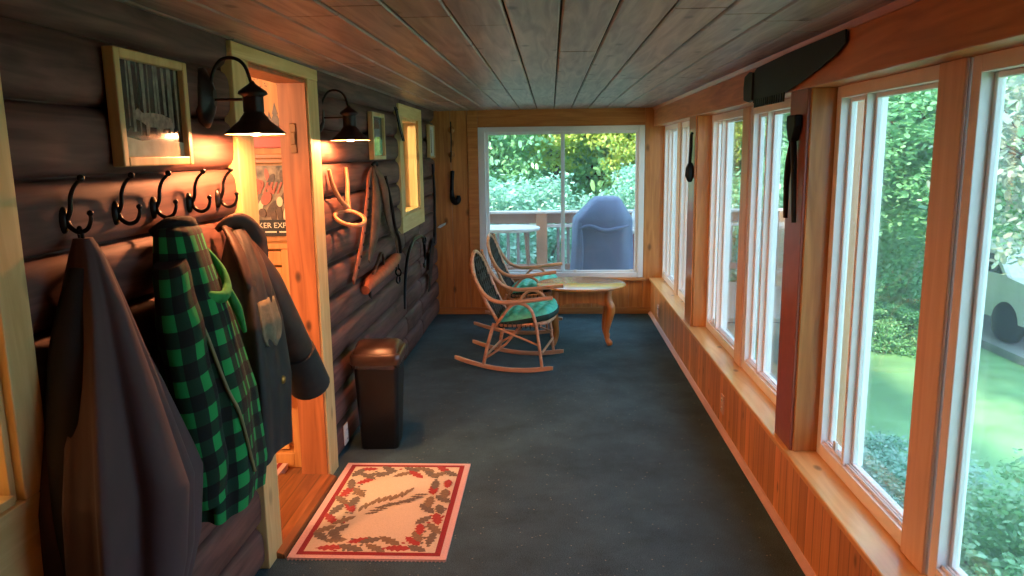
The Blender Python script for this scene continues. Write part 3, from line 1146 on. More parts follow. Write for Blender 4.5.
# outlets
def outlet(name, label, axis, p):
    r = thing(name, label, 'outlet', p)
    b = MB()
    x, y, z = p
    s = -1 if axis == 'R' else 1
    b.box(min(x, x + s * .007), max(x, x + s * .007), y - .036, y + .036, z, z + .115)
    b.build('cover_plate', M['white'] if axis == 'L' else M['pinkbase'], r, bevel=.002)
    b = MB()
    for dz in (.03, .085):
        b.lathe([(.014, 0), (.014, s * .003), (.011, s * .004)], (x + s * .007, y, z + dz), axis='X', n=14)
    b.build_each('socket', M['white'], r)
    b = MB()
    for dz in (.03, .085):
        for dy in (-.005, .005):
            b.box(min(x + s * .0108, x + s * .0118), max(x + s * .0108, x + s * .0118), y + dy - .001, y + dy + .001, z + dz - .004, z + dz + .004)
    b.build_each('slot', M['blacksteel'], r)
    return r


outlet('wall_outlet', 'white outlet low on the log wall behind the black bin', 'L', (.03, 4.02, .05))
outlet('wall_outlet', 'wood-toned outlet in the wainscot below the middle windows', 'R', (W, 4.39, .105))
outlet('wall_outlet', 'wood-toned outlet at the far end of the wainscot, near the corner', 'R', (W, 7.15, .09))

# ------------------------------------------------------------------ right wall tools
r = thing('crosscut_saw', 'big black crosscut saw blade hung on the header beam above the windows', 'saw', (W - .02, 3.4, 1.86))
b = MB()
low = [(2.745, 2.003), (2.82, 1.975), (3.0, 1.94), (3.2, 1.911), (3.4, 1.886)]
teeth = []
yy = 3.42
k = 0
while yy < 3.9:
    teeth += [(yy, 1.888), (yy + .006, 1.85), (yy + .018, 1.85), (yy + .024, 1.888)]
    yy += .036
    k += 1
up = [(3.93, 1.875), (3.93, 2.02), (3.88, 2.036), (3.4, 2.046), (2.75, 2.046)]
b.prism(low + teeth + up, 'X', W - .016, W - .01)
b.build('blade', M['blacksteel'], r)
b = MB()
b.prism([(3.925, 2.02), (3.925, 1.885), (3.99, 1.88), (4.09, 1.895), (4.1, 1.96), (4.085, 2.015), (4.0, 2.03)], 'X', W - .024, W - .006)
b.build('handle', M['blacksteel'], r, bevel=.006)
r = thing('iron_tongs', 'black two-pronged iron tongs hung on the reddish post face', 'tongs', (W - .02, 3.24, 1.35))
b = MB()
b.tube([(W - .02, 3.25, 1.68), (W - .022, 3.28, 1.6), (W - .02, 3.305, 1.5), (W - .018, 3.305, 1.36)], [.012, .014, .012, .009], n=10, sub=4)
b.build_each('prong', M['blacksteel'], r)
b = MB()
b.tube([(W - .02, 3.24, 1.68), (W - .022, 3.215, 1.6), (W - .022, 3.2, 1.5), (W - .018, 3.19, 1.35)], [.012, .012, .011, .009], n=10, sub=4)
b.build_each('prong', M['blacksteel'], r)
b = MB()
b.prism([(3.19, 1.785), (3.3, 1.785), (3.305, 1.74), (3.275, 1.68), (3.225, 1.68), (3.19, 1.74)], 'X', W - .034, W - .002)
b.build('head', M['blacksteel'], r, bevel=.006)
r = thing('iron_ladle', 'slim black iron tool with a broad lower end, hung on the farther post', 'tool', (W - .02, 5.55, 1.42))
b = MB()
b.tube([(W - .016, 5.54, 1.765), (W - .02, 5.56, 1.755), (W - .02, 5.57, 1.66), (W - .022, 5.58, 1.58), (W - .024, 5.565, 1.54)], [.008, .01, .012, .012, .012], n=10, sub=4)
b.build('stem', M['blacksteel'], r)
b = MB()
b.tube([(W - .022, 5.56, 1.56), (W - .026, 5.55, 1.52), (W - .028, 5.545, 1.47), (W - .024, 5.55, 1.425)], [.014, .03, .032, .012], n=14, flat=.6, sub=4)
b.build('broad_end', M['blacksteel'], r)


# ------------------------------------------------------------------ coats
def interp(keys, t):
    """keys: rows (t, a, b, ...) sorted by t, smooth interpolation"""
    for i in range(len(keys) - 1):
        if t <= keys[i + 1][0] or i == len(keys) - 2:
            a, c = keys[i], keys[i + 1]
            u = (t - a[0]) / (c[0] - a[0])
            u = max(0, min(1, u))
            u = u * u * (3 - 2 * u) * .5 + u * .5
            return [p + (q - p) * u for p, q in zip(a[1:], c[1:])]


def coat_body(keys, nz=46, n=96, folds=((7, .05, .3), (13, .025, 1.4)), twist=1.5, xmin=.032, hem=.012, seed=0, openbottom=True, dz=0):
    """keys (z from top down as t=0..1): t, z, yc, half width, xc, half depth, fold amount"""
    rings, vv = [], []
    uu = [0]
    for i in range(nz + 1):
        t = i / nz
        z, yc, hw, xc, hd, fa = interp(keys, t)
        ring = []
        for k in range(n):
            a = 2 * PI * k / n
            ca, sa = math.cos(a), math.sin(a)
            e = .8
            cx = math.copysign(abs(ca) ** e, ca)
            cy = math.copysign(abs(sa) ** e, sa)
            f = 1
            for kk, am, ph in folds:
                f += fa * am * math.sin(kk * a + ph + twist * t + seed)
                f += fa * am * .4 * math.sin((kk + 3) * a - ph * 2 - twist * 2 * t)
            x = max(xmin, xc + hd * cx * f)
            zz = z + (hem * math.sin(3 * a + seed) + dz * cy) * t
            ring.append((x, yc + hw * cy * f, zz))
        rings.append(ring)
        vv.append(-z * 1.0)
    mid = rings[nz * 2 // 3]
    for k in range(n):
        p, q = Vector(mid[k]), Vector(mid[(k + 1) % n])
        uu.append(uu[-1] + (q - p).length)
    return rings, (uu, vv)


# dark plain coat
r = thing('coat', 'long dark plain coat on the first hook, nearest the camera', 'coat', (.14, 1.74, .5))
keys = [(0, 1.462, 1.764, .02, .07, .02, .0), (.05, 1.42, 1.758, .036, .08, .036, .3), (.18, 1.31, 1.735, .066, .10, .06, .9), (.42, 1.1, 1.735, .14, .12, .085, 1.3),
        (.72, .84, 1.735, .225, .145, .11, 1.4), (.88, .66, 1.71, .215, .145, .105, 1.2), (1, .50, 1.68, .16, .135, .09, 1.2)]
rg, uv = coat_body(keys, folds=((5, .13, .9), (8, .06, 2.0), (17, .02, .3)), twist=.7, dz=-.06)
b = MB()
b.loft(rg, uvscale=uv)
b.build('coat_body', M['coat_brown'], r)
b = MB()
b.tube([(.08, 1.72, 1.39), (.085, 1.645, 1.22), (.09, 1.60, 1.02), (.095, 1.58, .85), (.10, 1.58, .68)], [.024, .042, .046, .046, .042], n=20, sub=6)
b.build('sleeve', M['coat_black'], r)
b = MB()
b.tube([(.075, 1.760, 1.45), (.068, 1.764, 1.482), (.063, 1.766, 1.488), (.058, 1.768, 1.478), (.06, 1.772, 1.45)], .004, n=8, sub=3)
b.build('hanging_loop', M['coat_black'], r)

# plaid jacket
r = thing('jacket', 'green and black plaid jacket on the middle hook', 'jacket', (.15, 2.2, .5))
keys = [(0, 1.455, 2.185, .06, .09, .035, .0), (.03, 1.445, 2.18, .082, .095, .055, .2), (.16, 1.33, 2.165, .098, .11, .075, .4), (.3, 1.18, 2.18, .14, .125, .09, .7), (.6, .92, 2.215, .19, .14, .105, 1), (.9, .66, 2.245, .21, .14, .10, 1), (1, .56, 2.25, .195, .135, .09, 1)]
rg, uv = coat_body(keys, folds=((4, .09, 1.0), (7, .05, .2)), twist=.6, seed=1.3, dz=-.015)
b = MB()
b.loft(rg, uvscale=uv)
b.build('jacket_body', M['plaid'], r)
b = MB()
cen = smooth_path([Vector(p) for p in ((.12, 2.07, 1.36), (.15, 2.03, 1.22), (.17, 2.03, 1.02), (.185, 2.05, .8), (.18, 2.06, .66))], [.05, .07, .074, .068, .06], 7)
rings = []
for i, (c, rr) in enumerate(zip(*cen)):
    rings.append([(c.x + rr * .8 * math.cos(2 * PI * k / 24) * (1 + .06 * math.sin(i * .9)), c.y + rr * math.sin(2 * PI * k / 24), c.z + .015 * math.sin(2 * PI * k / 24)) for k in range(24)])
b.loft(rings, uvscale=([k * .45 / 24 for k in range(25)], [-c.z for c in cen[0]]))
b.build('sleeve', M['plaid'], r)
b = MB()
b.tube([(.17, 2.10, 1.27), (.195, 2.13, 1.25), (.215, 2.18, 1.24), (.205, 2.235, 1.26), (.175, 2.27, 1.31), (.13, 2.275, 1.37)], [.006, .012, .014, .014, .012, .008], n=12, flat=1.4, sub=5)
b.tube([(.205, 2.235, 1.255), (.225, 2.25, 1.19), (.233, 2.275, 1.11)], [.012, .015, .006], n=10, sub=5)
b.build('collar', M['greentrim'], r)
b = MB()
zp = [rg[i] for i in range(13, 42)]
line = []
for i, ring in enumerate(zp):
    k = 96 - 14 + 13 * (i / 28) ** .7
    k_, f_ = int(k), k - int(k)
    p = [u_ * (1 - f_) + v_ * f_ for u_, v_ in zip(ring[k_ % 96], ring[(k_ + 1) % 96])]
    line.append((p[0] + .004, p[1], p[2]))
b.tube(line, .006, n=8)
b.build('zipper', M['piping'], r)
b = MB()
b.tube([(.05, 2.12, 1.43), (.09, 2.14, 1.455), (.12, 2.19, 1.458), (.1, 2.24, 1.445), (.05, 2.26, 1.42)], [.018, .024, .022, .022, .016], n=12, sub=5)
b.build('collar_roll', M['plaid'], r)

# brown work jacket
r = thing('jacket', 'brown work jacket with a fur-brown collar and olive yoke, on the hook by the doorway', 'jacket', (.15, 2.6, .6))
keys = [(0, 1.40, 2.62, .03, .085, .02, .0), (.06, 1.36, 2.61, .05, .095, .04, .3), (.2, 1.25, 2.575, .09, .115, .07, .7), (.4, 1.08, 2.555, .14, .135, .09, 1), (.7, .86, 2.57, .165, .14, .095, 1), (1, .6, 2.58, .15, .135, .085, 1)]
rg, uv = coat_body(keys, folds=((4, .1, 2.0), (9, .05, .7)), twist=.8, seed=2.1, dz=.0)
b = MB()
b.loft(rg, uvscale=uv)
b.build('jacket_body', M['greyleather'], r)
b = MB()
b.tube([(.04, 2.56, 1.40), (.08, 2.585, 1.43), (.105, 2.64, 1.415), (.125, 2.70, 1.35), (.14, 2.72, 1.26)], [.014, .03, .036, .036, .012], n=14, flat=.4, up=(1, 0, 0), sub=6)
b.tube([(.07, 2.565, 1.41), (.12, 2.54, 1.33), (.165, 2.515, 1.22), (.185, 2.51, 1.12)], [.022, .042, .046, .012], n=14, flat=.4, up=(1, 0, 0), sub=6)
b.tube([(.10, 2.63, 1.40), (.15, 2.62, 1.30), (.185, 2.6, 1.2), (.20, 2.59, 1.12)], [.016, .034, .036, .01], n=14, flat=.4, up=(1, 0, 0), sub=6)
b.build('collar', M['leather'], r)
b = MB()
pr = [rg[i] for i in range(14, 25)]
k0, k1 = 86, 103
outer = [[(ring[k % 96][0] + .004, ring[k % 96][1], ring[k % 96][2]) for k in range(k0, k1 + 1)] for ring in pr]
for i, row in enumerate(outer):
    if i > 6:
        m_ = (len(row) - 1) / 2
        cut = (i - 6) / 4
        outer[i] = [(p[0], row[int(m_)][1] + (p[1] - row[int(m_)][1]) * math.sqrt(max(.02, 1 - cut * cut * .95)), p[2]) for p in row]
b.loft(outer, close=False)
o = b.build('yoke_patch', M['suede'], r)
md = o.modifiers.new('thick', 'SOLIDIFY')
md.thickness = .006
b = MB()
b.tube([(.10, 2.66, 1.34), (.135, 2.73, 1.2), (.16, 2.80, 1.04), (.175, 2.87, .92), (.185, 2.93, .82)], [.028, .055, .064, .066, .07], n=22, sub=6)
b.build('sleeve', M['leather'], r)
b = MB()
b.tube([(.178, 2.88, .89), (.183, 2.945, .795), (.186, 3.0, .715)], [.074, .08, .084], n=22, sub=4)
b.build('cuff', M['greyleather'], r)
b = MB()
p = rg[33][2]
b.lathe([(.0, .006), (.012, .005), (.016, 0), (.016, -.01)], (p[0] + .002, p[1], p[2]), axis='X', n=16)
b.build('snap_button', M['brass'], r)

# ------------------------------------------------------------------ bin
r = thing('trash_bin', 'black swing-lid trash bin standing against the log wall', 'trash bin', (.205, 4.17, 0), .06)


def rrect(w, d, z, rad, n=6):
    out = []
    for cx, cy, a0 in ((w / 2 - rad, d / 2 - rad, 0), (-w / 2 + rad, d / 2 - rad, PI / 2), (-w / 2 + rad, -d / 2 + rad, PI), (w / 2 - rad, -d / 2 + rad, 1.5 * PI)):
        for k in range(n + 1):
            a = a0 + PI / 2 * k / n
            out.append((cx + rad * math.cos(a), cy + rad * math.sin(a), z))
    return out


b = MB()
b.loft([rrect(.205, .215, .0, .025), rrect(.212, .222, .006, .028), rrect(.252, .27, .5, .032), rrect(.254, .272, .505, .032)])
b.build('bin_body', M['binblack'], r, local=True)
b = MB()
for k in range(1):
    pts = []
    nn = 72
    base = rrect(.262, .28, .5, .034, 17)
    rings = []
    for j, (sc_, z_) in enumerate(((1.0, .484), (1.03, .49), (1.04, .503), (1.0, .51))):
        rings.append([(p[0] * sc_ * (1 + .02 * math.sin(i * 1.7 + j)), p[1] * sc_ * (1 + .02 * math.cos(i * 2.1)), z_ + .010 * math.sin(i * .9 + j * 2) * (1 if j < 2 else 0)) for i, p in enumerate(base)])
    b.loft(rings, cap0=False, cap1=False)
b.build('bin_liner', M['liner'], r, local=True)
b = MB()
b.loft([rrect(.276, .296, .5, .036), rrect(.284, .304, .51, .038), rrect(.282, .302, .552, .038), rrect(.27, .29, .562, .036), rrect(.262, .282, .562, .034)])
b.build('lid_rim', M['binlid'], r, local=True)
b = MB()
rings = []
for i in range(13):
    u = -1 + 2 * i / 12
    y = u * .138
    top = .56 + .052 * (1 - u * u) ** .6
    hw = .126
    rings.append([(-hw, y, .555), (-hw + .01, y, top - .008), (-hw + .03, y, top), (hw - .03, y, top), (hw - .01, y, top - .008), (hw, y, .555)])
b.loft(rings, smooth=True)
b.build('swing_flap', M['binlid'], r, local=True)

# ------------------------------------------------------------------ rug
RX0_, RX1_, RY0_, RY1_ = .088, .752, 2.865, 3.845
r = thing('doormat_rug', 'cream leaf-pattern rug with a dark red border in front of the doorway', 'rug', ((RX0_ + RX1_) / 2, (RY0_ + RY1_) / 2, 0))
b = MB()
b.box(RX0_, RX1_, RY0_, RY1_, .0, .009)
b.mat(1)
b.box(RX0_ + .03, RX1_ - .028, RY0_ + .026, RY1_ - .026, .009, .0096)
b.mat(2)
b.box(RX0_ + .055, RX1_ - .053, RY0_ + .052, RY1_ - .052, .0096, .0102)


def oak_leaf(b, cx, cy, ang, ln, wd, z):
    out = []
    prof = [(0, .02), (.1, .08), (.18, .3), (.25, .2), (.36, .46), (.45, .26), (.57, .5), (.66, .27), (.78, .36), (.87, .2), (1, .0)]
    for u, v in prof:
        out.append((u, v))
    for u, v in prof[-2::-1]:
        out.append((u, -v))
    ca, sa = math.cos(ang), math.sin(ang)
    poly = [(cx + (u - .5) * ln * ca - v * wd * sa, cy + (u - .5) * ln * sa + v * wd * ca) for u, v in out]
    n = len(poly)
    b.add([(cx, cy, z)] + [(px, py, z) for px, py in poly], [(0, 1 + i, 1 + (i + 1) % n) for i in range(n)], smooth=False)


rn = random.Random(11)
LX0, LX1, LY0, LY1 = RX0_ + .12, RX1_ - .118, RY0_ + .115, RY1_ - .115
per = []
for i in range(5):
    per.append((LX0 + (LX1 - LX0) * (i + .5) / 5, LY0, 0))
    per.append((LX0 + (LX1 - LX0) * (i + .5) / 5, LY1, 0))
for i in range(8):
    per.append((LX0, LY0 + (LY1 - LY0) * (i + .5) / 8, PI / 2))
    per.append((LX1, LY0 + (LY1 - LY0) * (i + .5) / 8, PI / 2))
for i, (px, py, a) in enumerate(per):
    for q in range(2):
        b.mat([4, 3, 5, 3, 5, 4, 5][(i * 2 + q * 3) % 7])
        off = (q - .5) * .062
        oak_leaf(b, px + (off if a else rn.uniform(-.03, .03)), py + (off if not a else rn.uniform(-.03, .03)), a + rn.uniform(-.9, .9), rn.uniform(.10, .135), rn.uniform(.05, .062), .0105 + .0001 * i + .00005 * q)
    b.mat(4 if i % 3 == 0 else 5)
    for q in range(3):
        oak_leaf(b, px + rn.uniform(-.06, .06), py + rn.uniform(-.06, .06), rn.uniform(0, 6.3), .022, .018, .0104 + .0001 * i)
cx, cy = (RX0_ + RX1_) / 2 + .01, (RY0_ + RY1_) / 2 + .02
for i in range(26):
    b.mat([3, 5][i % 2])
    t = (i // 2) / 12
    br = i % 2
    px, py = cx - .11 + .2 * t, cy - .09 + .2 * t + .02 * math.sin(t * 6)
    oak_leaf(b, px + (.03 if br else -.03), py + (-.02 if br else .025), (.1 if br else 1.5) + .3 * math.sin(i), .075, .024, .0105 + .0001 * i)
b.build('woven_field', [M['rugpink'], M['rugred'], M['rugcream'], M['leafbrown'], M['leafred'], M['leaftan']], r)
b = MB()
for i in range(40):
    xx = RX0_ + .008 + (RX1_ - RX0_ - .016) * i / 39
    for yy, sg in ((RY0_, -1), (RY1_, 1)):
        b.box(xx - .003, xx + .003, min(yy, yy + sg * .007), max(yy, yy + sg * .007), .001, .004)
b.build('fringe', M['rugpink'], r)['kind'] = 'stuff'


# ------------------------------------------------------------------ rocking chairs
def rocking_chair(loc, rz, label):
    r = thing('rocking_chair', label, 'rocking chair', loc, rz, 'bentwood rocking chairs')
    rk = lambda x: .0 + .36 * (x - .02) ** 2
    for s in (-1, 1):
        b = MB()
        rings = []
        for i in range(25):
            x = -.47 + .80 * i / 24
            z = rk(x)
            e = .014 if i in (0, 24) else .018
            rings.append([(x, s * .265 - .012, z), (x, s * .265 + .012, z), (x, s * .265 + .012, z + e * 1.9), (x, s * .265 - .012, z + e * 1.9)])
        b.loft(rings, smooth=False)
        b.build('rocker', M['bent'], r, local=True, bevel=.004)
        b = MB()
        b.tube([(-.235, s * .265, rk(-.235) + .015), (-.2, s * .25, .2), (-.15, s * .235, .38)], [.014, .015, .014], n=10, sub=4)
        b.build('rear_leg', M['bent'], r, local=True)
        b = MB()
        b.tube([(.245, s * .265, rk(.245) + .015), (.225, s * .268, .2), (.20, s * .272, .38), (.165, s * .278, .5), (.1, s * .283, .55), (.02, s * .28, .545), (-.06, s * .268, .46), (-.13, s * .245, .36)], .0125, n=10, sub=5)
        b.build('front_arch', M['bent'], r, local=True)
        b = MB()
        b.tube([(-.335, s * .13, .91), (-.335, s * .19, .84), (-.285, s * .235, .71), (-.205, s * .262, .605), (-.1, s * .28, .562), (.03, s * .288, .565), (.18, s * .285, .585), (.33, s * .27, .605)], [.012, .014, .015, .016, .017, .017, .017, .016], n=12, sub=6)
        b.build('arm', M['bent'], r, local=True)
        b = MB()
        b.tube([(.22, s * .255, .22), (.0, s * .25, .3), (-.16, s * .235, .36)], .009, n=8)
        b.tube([(-.22, s * .255, .1), (-.05, s * .25, .22), (.05, s * .2, .36)], .009, n=8, sub=3)
        b.build_each('side_brace', M['bent'], r, local=True)
    b = MB()
    # back hoop in a leaning plane: u across, v up along the back
    bk = lambda u, v: (-.12 - .24 * v - .03 * math.sin(v * PI), u, .36 + .555 * v)
    loop = []
    for i in range(41):
        a = PI * i / 40
        v = .60 + .40 * math.sin(a)
        if i == 0:
            loop += [bk(.17, 0), bk(.185, .3)]
        loop.append(bk(.195 * math.cos(a), v))
    loop += [bk(-.185, .3), bk(-.17, 0)]
    b.tube(loop, .0145, n=10)
    b.build('back_hoop', M['bent'], r, local=True)
    b = MB()
    hw = lambda v: .18 if v < .6 else .18 * math.sqrt(max(0, 1 - ((v - .6) / .38) ** 2))
    for sgn in (-1, 1):
        for k in range(-7, 14):
            seg = []
            for i in range(41):
                v = .04 + .92 * i / 40
                u = sgn * (-.36 + k * .055 + (v - .04) * .36)
                if abs(u) < hw(v):
                    p = bk(u, v)
                    seg.append((p[0] + sgn * .003, p[1], p[2]))
                elif len(seg) > 1:
                    break
            if len(seg) > 2:
                b.tube(seg, .0075, n=6)
    for u in (-.06, 0, .06):
        seg = [bk(u, .02 + .9 * i / 12) for i in range(13)]
        b.tube(seg, .009, n=6)
    b.build('back_weave', M['weave'], r, local=True)
    b = MB()
    sq = lambda x, y, z: (x, y, z)
    b.tube([(-.13, -.22, .365), (-.13, .22, .365), (.05, .25, .375), (.22, .24, .39), (.285, .12, .395), (.285, -.12, .395), (.22, -.24, .39), (.05, -.25, .375), (-.13, -.22, .365)], .015, n=10, sub=3)
    for i in range(7):
        x = -.08 + .05 * i
        b.tube([(x, -.245, .37), (x, .245, .37)], .008, n=8)
    b.build('seat_frame', M['bent'], r, local=True)
    b = MB()
    for i in range(10):
        x = -.1 + .036 * i
        for s in (-1, 1):
            b.torus((x, s * .252, .372), .018, .004, (1, 0, 0), n=10, m=6)
    b.build('seat_lacing', M['weave'], r, local=True)
    b = MB()
    b.tube([(.24, -.262, .16), (.24, .262, .16)], .010, n=8)
    b.tube([(-.215, -.255, .12), (-.215, .255, .12)], .010, n=8)
    b.build_each('stretcher', M['bent'], r, local=True)
    # tufted cushion
    nx, ny = 44, 44
    def sup(u, v):
        x = .085 + .215 * u
        y = .235 * v
        return x, y
    top, bot = [], []
    b = MB()
    verts, faces = [], []
    for j in range(ny + 1):
        for i in range(nx + 1):
            u, v = -1 + 2 * i / nx, -1 + 2 * j / ny
            # squircle map
            uu = u * math.sqrt(1 - .28 * v * v)
            vv_ = v * math.sqrt(1 - .28 * u * u)
            x, y = sup(uu * 1.08, vv_ * 1.08)
            e = max(0, 1 - max(abs(u), abs(v)) ** 6)
            tu = math.cos(u * PI * 2.5) * math.cos(v * PI * 2.5)
            z = .425 + .06 * e ** .5 + .016 * (abs(tu) - .4) * e * 1.5 + .04 * u
            verts.append((x, y, z))
    for j in range(ny):
        for i in range(nx):
            a = j * (nx + 1) + i
            faces.append((a, a + 1, a + nx + 2, a + nx + 1))
    b.add(verts, faces, smooth=True)
    b.mat(1)
    edge = [(i, 0) for i in range(nx)] + [(nx, j) for j in range(ny)] + [(nx - i, ny) for i in range(nx)] + [(0, ny - j) for j in range(ny)]
    er = [verts[j * (nx + 1) + i] for i, j in edge]
    cxm, cym = .085, 0
    b.loft([[(p[0], p[1], p[2]) for p in er], [((p[0] - cxm) * 1.05 + cxm, p[1] * 1.04, p[2] - .012) for p in er], [((p[0] - cxm) * 1.03 + cxm, p[1] * 1.03, p[2] - .04) for p in er], [((p[0] - cxm) * .98 + cxm, p[1] * .98, p[2] - .048) for p in er]], cap0=False)
    b.build('seat_cushion', [M['teal'], M['tealdark']], r, local=True)
    r.scale = (.96, .96, .97)
    return r


c0 = rocking_chair((.93, 5.86, 0), math.radians(-10), 'nearer bentwood rocking chair with a teal tufted cushion')
dup(c0, (.95, 7.08, 0), math.radians(-7), 'farther bentwood rocking chair, directly in front of the end window')

# ------------------------------------------------------------------ oval side table
TX, TY, TZ = 1.445, 6.54, .53
r = thing('side_table', 'oval golden wood side table with curved legs beside the rockers', 'table', (TX, TY, 0))
b = MB()
b.lathe([(.0, 0), (.365, 0), (.378, .006), (.383, .014), (.378, .021), (.368, .025), (0, .026)], (TX, TY, TZ - .026), n=64, sx=1.01, sy=.92, cap0=False, cap1=False)
b.build('table_top', M['oak'], r)
b = MB()
ax0, ax1, ay0, ay1, az0, az1 = TX - .24, TX + .24, TY - .15, TY + .16, TZ - .215, TZ - .026


def apron(p, q, wave):
    n = 20
    poly = [(p, az1), (q, az1)]
    for i in range(n + 1):
        t = 1 - i / n
        poly.append((p + (q - p) * t, az0 + .06 * wave * (1 - abs(2 * t - 1) ** 4)))
    return poly


b.prism(apron(ax0, ax1, 1), 'Y', ay0, ay0 + .02)
b.prism(apron(ax0, ax1, 1), 'Y', ay1 - .02, ay1)
b.prism(apron(ay0 + .02, ay1 - .02, 1), 'X', ax0, ax0 + .02)
b.prism(apron(ay0 + .02, ay1 - .02, 1), 'X', ax1 - .02, ax1)
b.build('apron', M['oakleg'], r, bevel=.002)
for sx in (-1, 1):
    for sy in (-1, 1):
        b = MB()
        x, y = TX + sx * .222, TY + (.005) + sy * .135
        P = lambda d, z: (x + sx * d, y + sy * d * .7, z)
        b.tube([P(0, TZ - .03), P(.002, TZ - .13), P(.022, TZ - .19), P(.02, TZ - .25), P(.004, TZ - .33), P(-.008, .12), P(.0, .06), P(.018, .03), P(.022, .008)],
               [.03, .036, .042, .038, .03, .024, .021, .027, .02], n=14, sub=4)
        b.build('leg', M['oakleg'], r)

# ------------------------------------------------------------------ inner room things seen through the doorway
PX0, PX1, PZ0, PZ1, PY = -.40, -.155, 1.235, 1.60, 3.925
r = thing('poster', 'illustrated poster with a dark title band, on the wall beyond the doorway', 'poster', ((PX0 + PX1) / 2, PY, PZ0))
b = MB()
b.box(PX0, PX1, PY - .004, PY, PZ0, PZ1)
b.mat(1)
rn = random.Random(9)
for i in range(22):
    u, v = PX0 + rn.uniform(.02, .22), PZ0 + .1 + rn.uniform(0, .24)
    w_, h_ = rn.uniform(.01, .025), rn.uniform(.02, .05)
    a = rn.uniform(-.6, .6)
    ell = [(u + w_ * math.cos(t) * math.cos(a) - h_ * math.sin(t) * math.sin(a), v + w_ * math.cos(t) * math.sin(a) + h_ * math.sin(t) * math.cos(a)) for t in [2 * PI * k / 18 for k in range(18)]]
    ell = [(min(max(p, PX0), PX1), min(max(q, PZ0), PZ1)) for p, q in ell]
    b.mat((1, 2, 3, 1)[i % 4])
    b.prism(ell, 'Y', PY - .0052 - .0002 * i, PY - .004)
for i in range(5):
    b.mat(2)
    x0 = PX0 + .07 + .024 * i
    b.prism([(x0, PZ0 + .22), (x0 + .01, PZ0 + .22), (x0 + .035, PZ0 + .28), (x0 + .024, PZ0 + .28)], 'Y', PY - .0085, PY - .008)
b.build('illustration', [M['poster_bg'], M['poster_dk'], M['poster_red'], M['cream']], r)
b = MB()
b.box(PX0, PX1, PY - .012, PY - .005, PZ0, PZ0 + .085)
b.build('title_band', M['poster_black'], r)


def text(name, s, size, loc, parent, m, rot=(PI / 2, 0, 0), align='CENTER'):
    cu = bpy.data.curves.new(name, 'FONT')
    cu.body = s
    cu.size = size
    cu.extrude = .0004
    cu.align_x = align
    cu.materials.append(m)
    o = bpy.data.objects.new(name, cu)
    COL.objects.link(o)
    bpy.context.view_layer.update()
    me = bpy.data.meshes.new_from_object(o.evaluated_get(bpy.context.evaluated_depsgraph_get()))
    bpy.data.objects.remove(o)
    o = bpy.data.objects.new(name, me)
    COL.objects.link(o)
    o.parent = parent
    o.location = tuple(np.array(loc) - np.array(WLOC[parent.name]))
    o.rotation_euler = rot
    return o


text('title_lettering', 'MAKER EXPO', .04, ((PX0 + PX1) / 2, PY - .0128, PZ0 + .043), r, M['poster_white'])
b = MB()
for i in range(3):
    b.box(PX0 + .02 + i * .075, PX0 + .08 + i * .075, PY - .0128, PY - .012, PZ0 + .018, PZ0 + .026)
b.build_each('small_print_line', M['poster_white'], r)

r = thing('wall_sign', 'red strip sign over a wooden ledge beyond the doorway', 'sign', (-.3, PY, 1.69))
b = MB()
b.box(-.42, -.13, PY - .01, PY, 1.69, 1.745)
b.build('panel', M['sign_red'], r, bevel=.002)
r = thing('wall_ledge', 'narrow pine ledge between red strip sign and poster', 'shelf', (-.3, PY, 1.62))
b = MB()
b.box(-.43, -.12, PY - .03, PY, 1.635, 1.66)
b.build('board', M['pine_x'], r, bevel=.004)
b = MB()
b.box(-.43, -.12, PY - .018, PY, 1.612, 1.635)
b.build('support_rail', M['pine_x'], r, bevel=.003)

r = thing('tree_print', 'glowing panel with small fir trees above the red strip sign', 'picture', (-.3, PY, 1.76))
b = MB()
b.box(-.44, -.13, PY - .008, PY, 1.76, 2.08)
b.mat(1)
for (u, h_) in ((-.215, .12), (-.245, .08), (-.19, .07), (-.4, .06)):
    for k in range(3):
        w_ = .026 * (1 - .25 * k) * h_ / .1
        z = 1.785 + h_ * .3 * k
        b.prism([(u - w_, z), (u + w_, z), (u, z + h_ * .5)], 'Y', PY - .0095 - .0002 * k, PY - .008)
b.mat(1)
rn = random.Random(2)
for i in range(34):
    u, v = rn.uniform(-.43, -.175), rn.uniform(1.98, 2.07)
    b.box(u, u + .005, PY - .009, PY - .008, v, v + .005)
b.build('print', [M['roomwall'], M['poster_dk']], r)

r = thing('cabinet', 'pine cabinet with woven wicker panels beyond the doorway', 'cabinet', (-.34, 3.86, 0))
b = MB()
b.box(-.55, -.5, 3.80, 3.92, 0, 1.18)
b.box(-.19, -.14, 3.80, 3.92, 0, 1.18)
b.box(-.56, -.13, 3.795, 3.92, 1.18, 1.21)
b.box(-.5, -.19, 3.70, 3.92, .40, .44)
b.box(-.5, -.19, 3.80, 3.92, 0, .08)
b.build('case', M['roomwall'], r, bevel=.004)
b = MB()
b.box(-.5, -.19, 3.83, 3.85, .44, 1.0)
b.build('wicker_panel', M['wicker'], r)
b = MB()
b.box(-.5, -.19, 3.805, 3.85, 1.0, 1.085)
b.box(-.5, -.19, 3.805, 3.85, 1.095, 1.17)
b.build_each('drawer', M['roomwall'], r, bevel=.006)
b = MB()
for j in range(3):
    for i in range(4):
        b.box(-.495 + i * .07 + (.03 if j % 2 else 0), -.435 + i * .07 + (.03 if j % 2 else 0) - (.03 if i == 3 and j % 2 else 0), 3.83, 3.85, .09 + j * .086, .165 + j * .086)
b.build('block_panel', M['wicker'], r, bevel=.004)
r = thing('drink_can', 'red can standing on the cabinet ledge beyond the doorway', 'can', (-.2, 3.75, .44))
b = MB()
b.lathe([(.028, 0), (.033, .006), (.033, .105), (.029, .115)], (-.225, 3.745, .44), n=24)
b.build('can_body', M['redcan'], r)
b = MB()
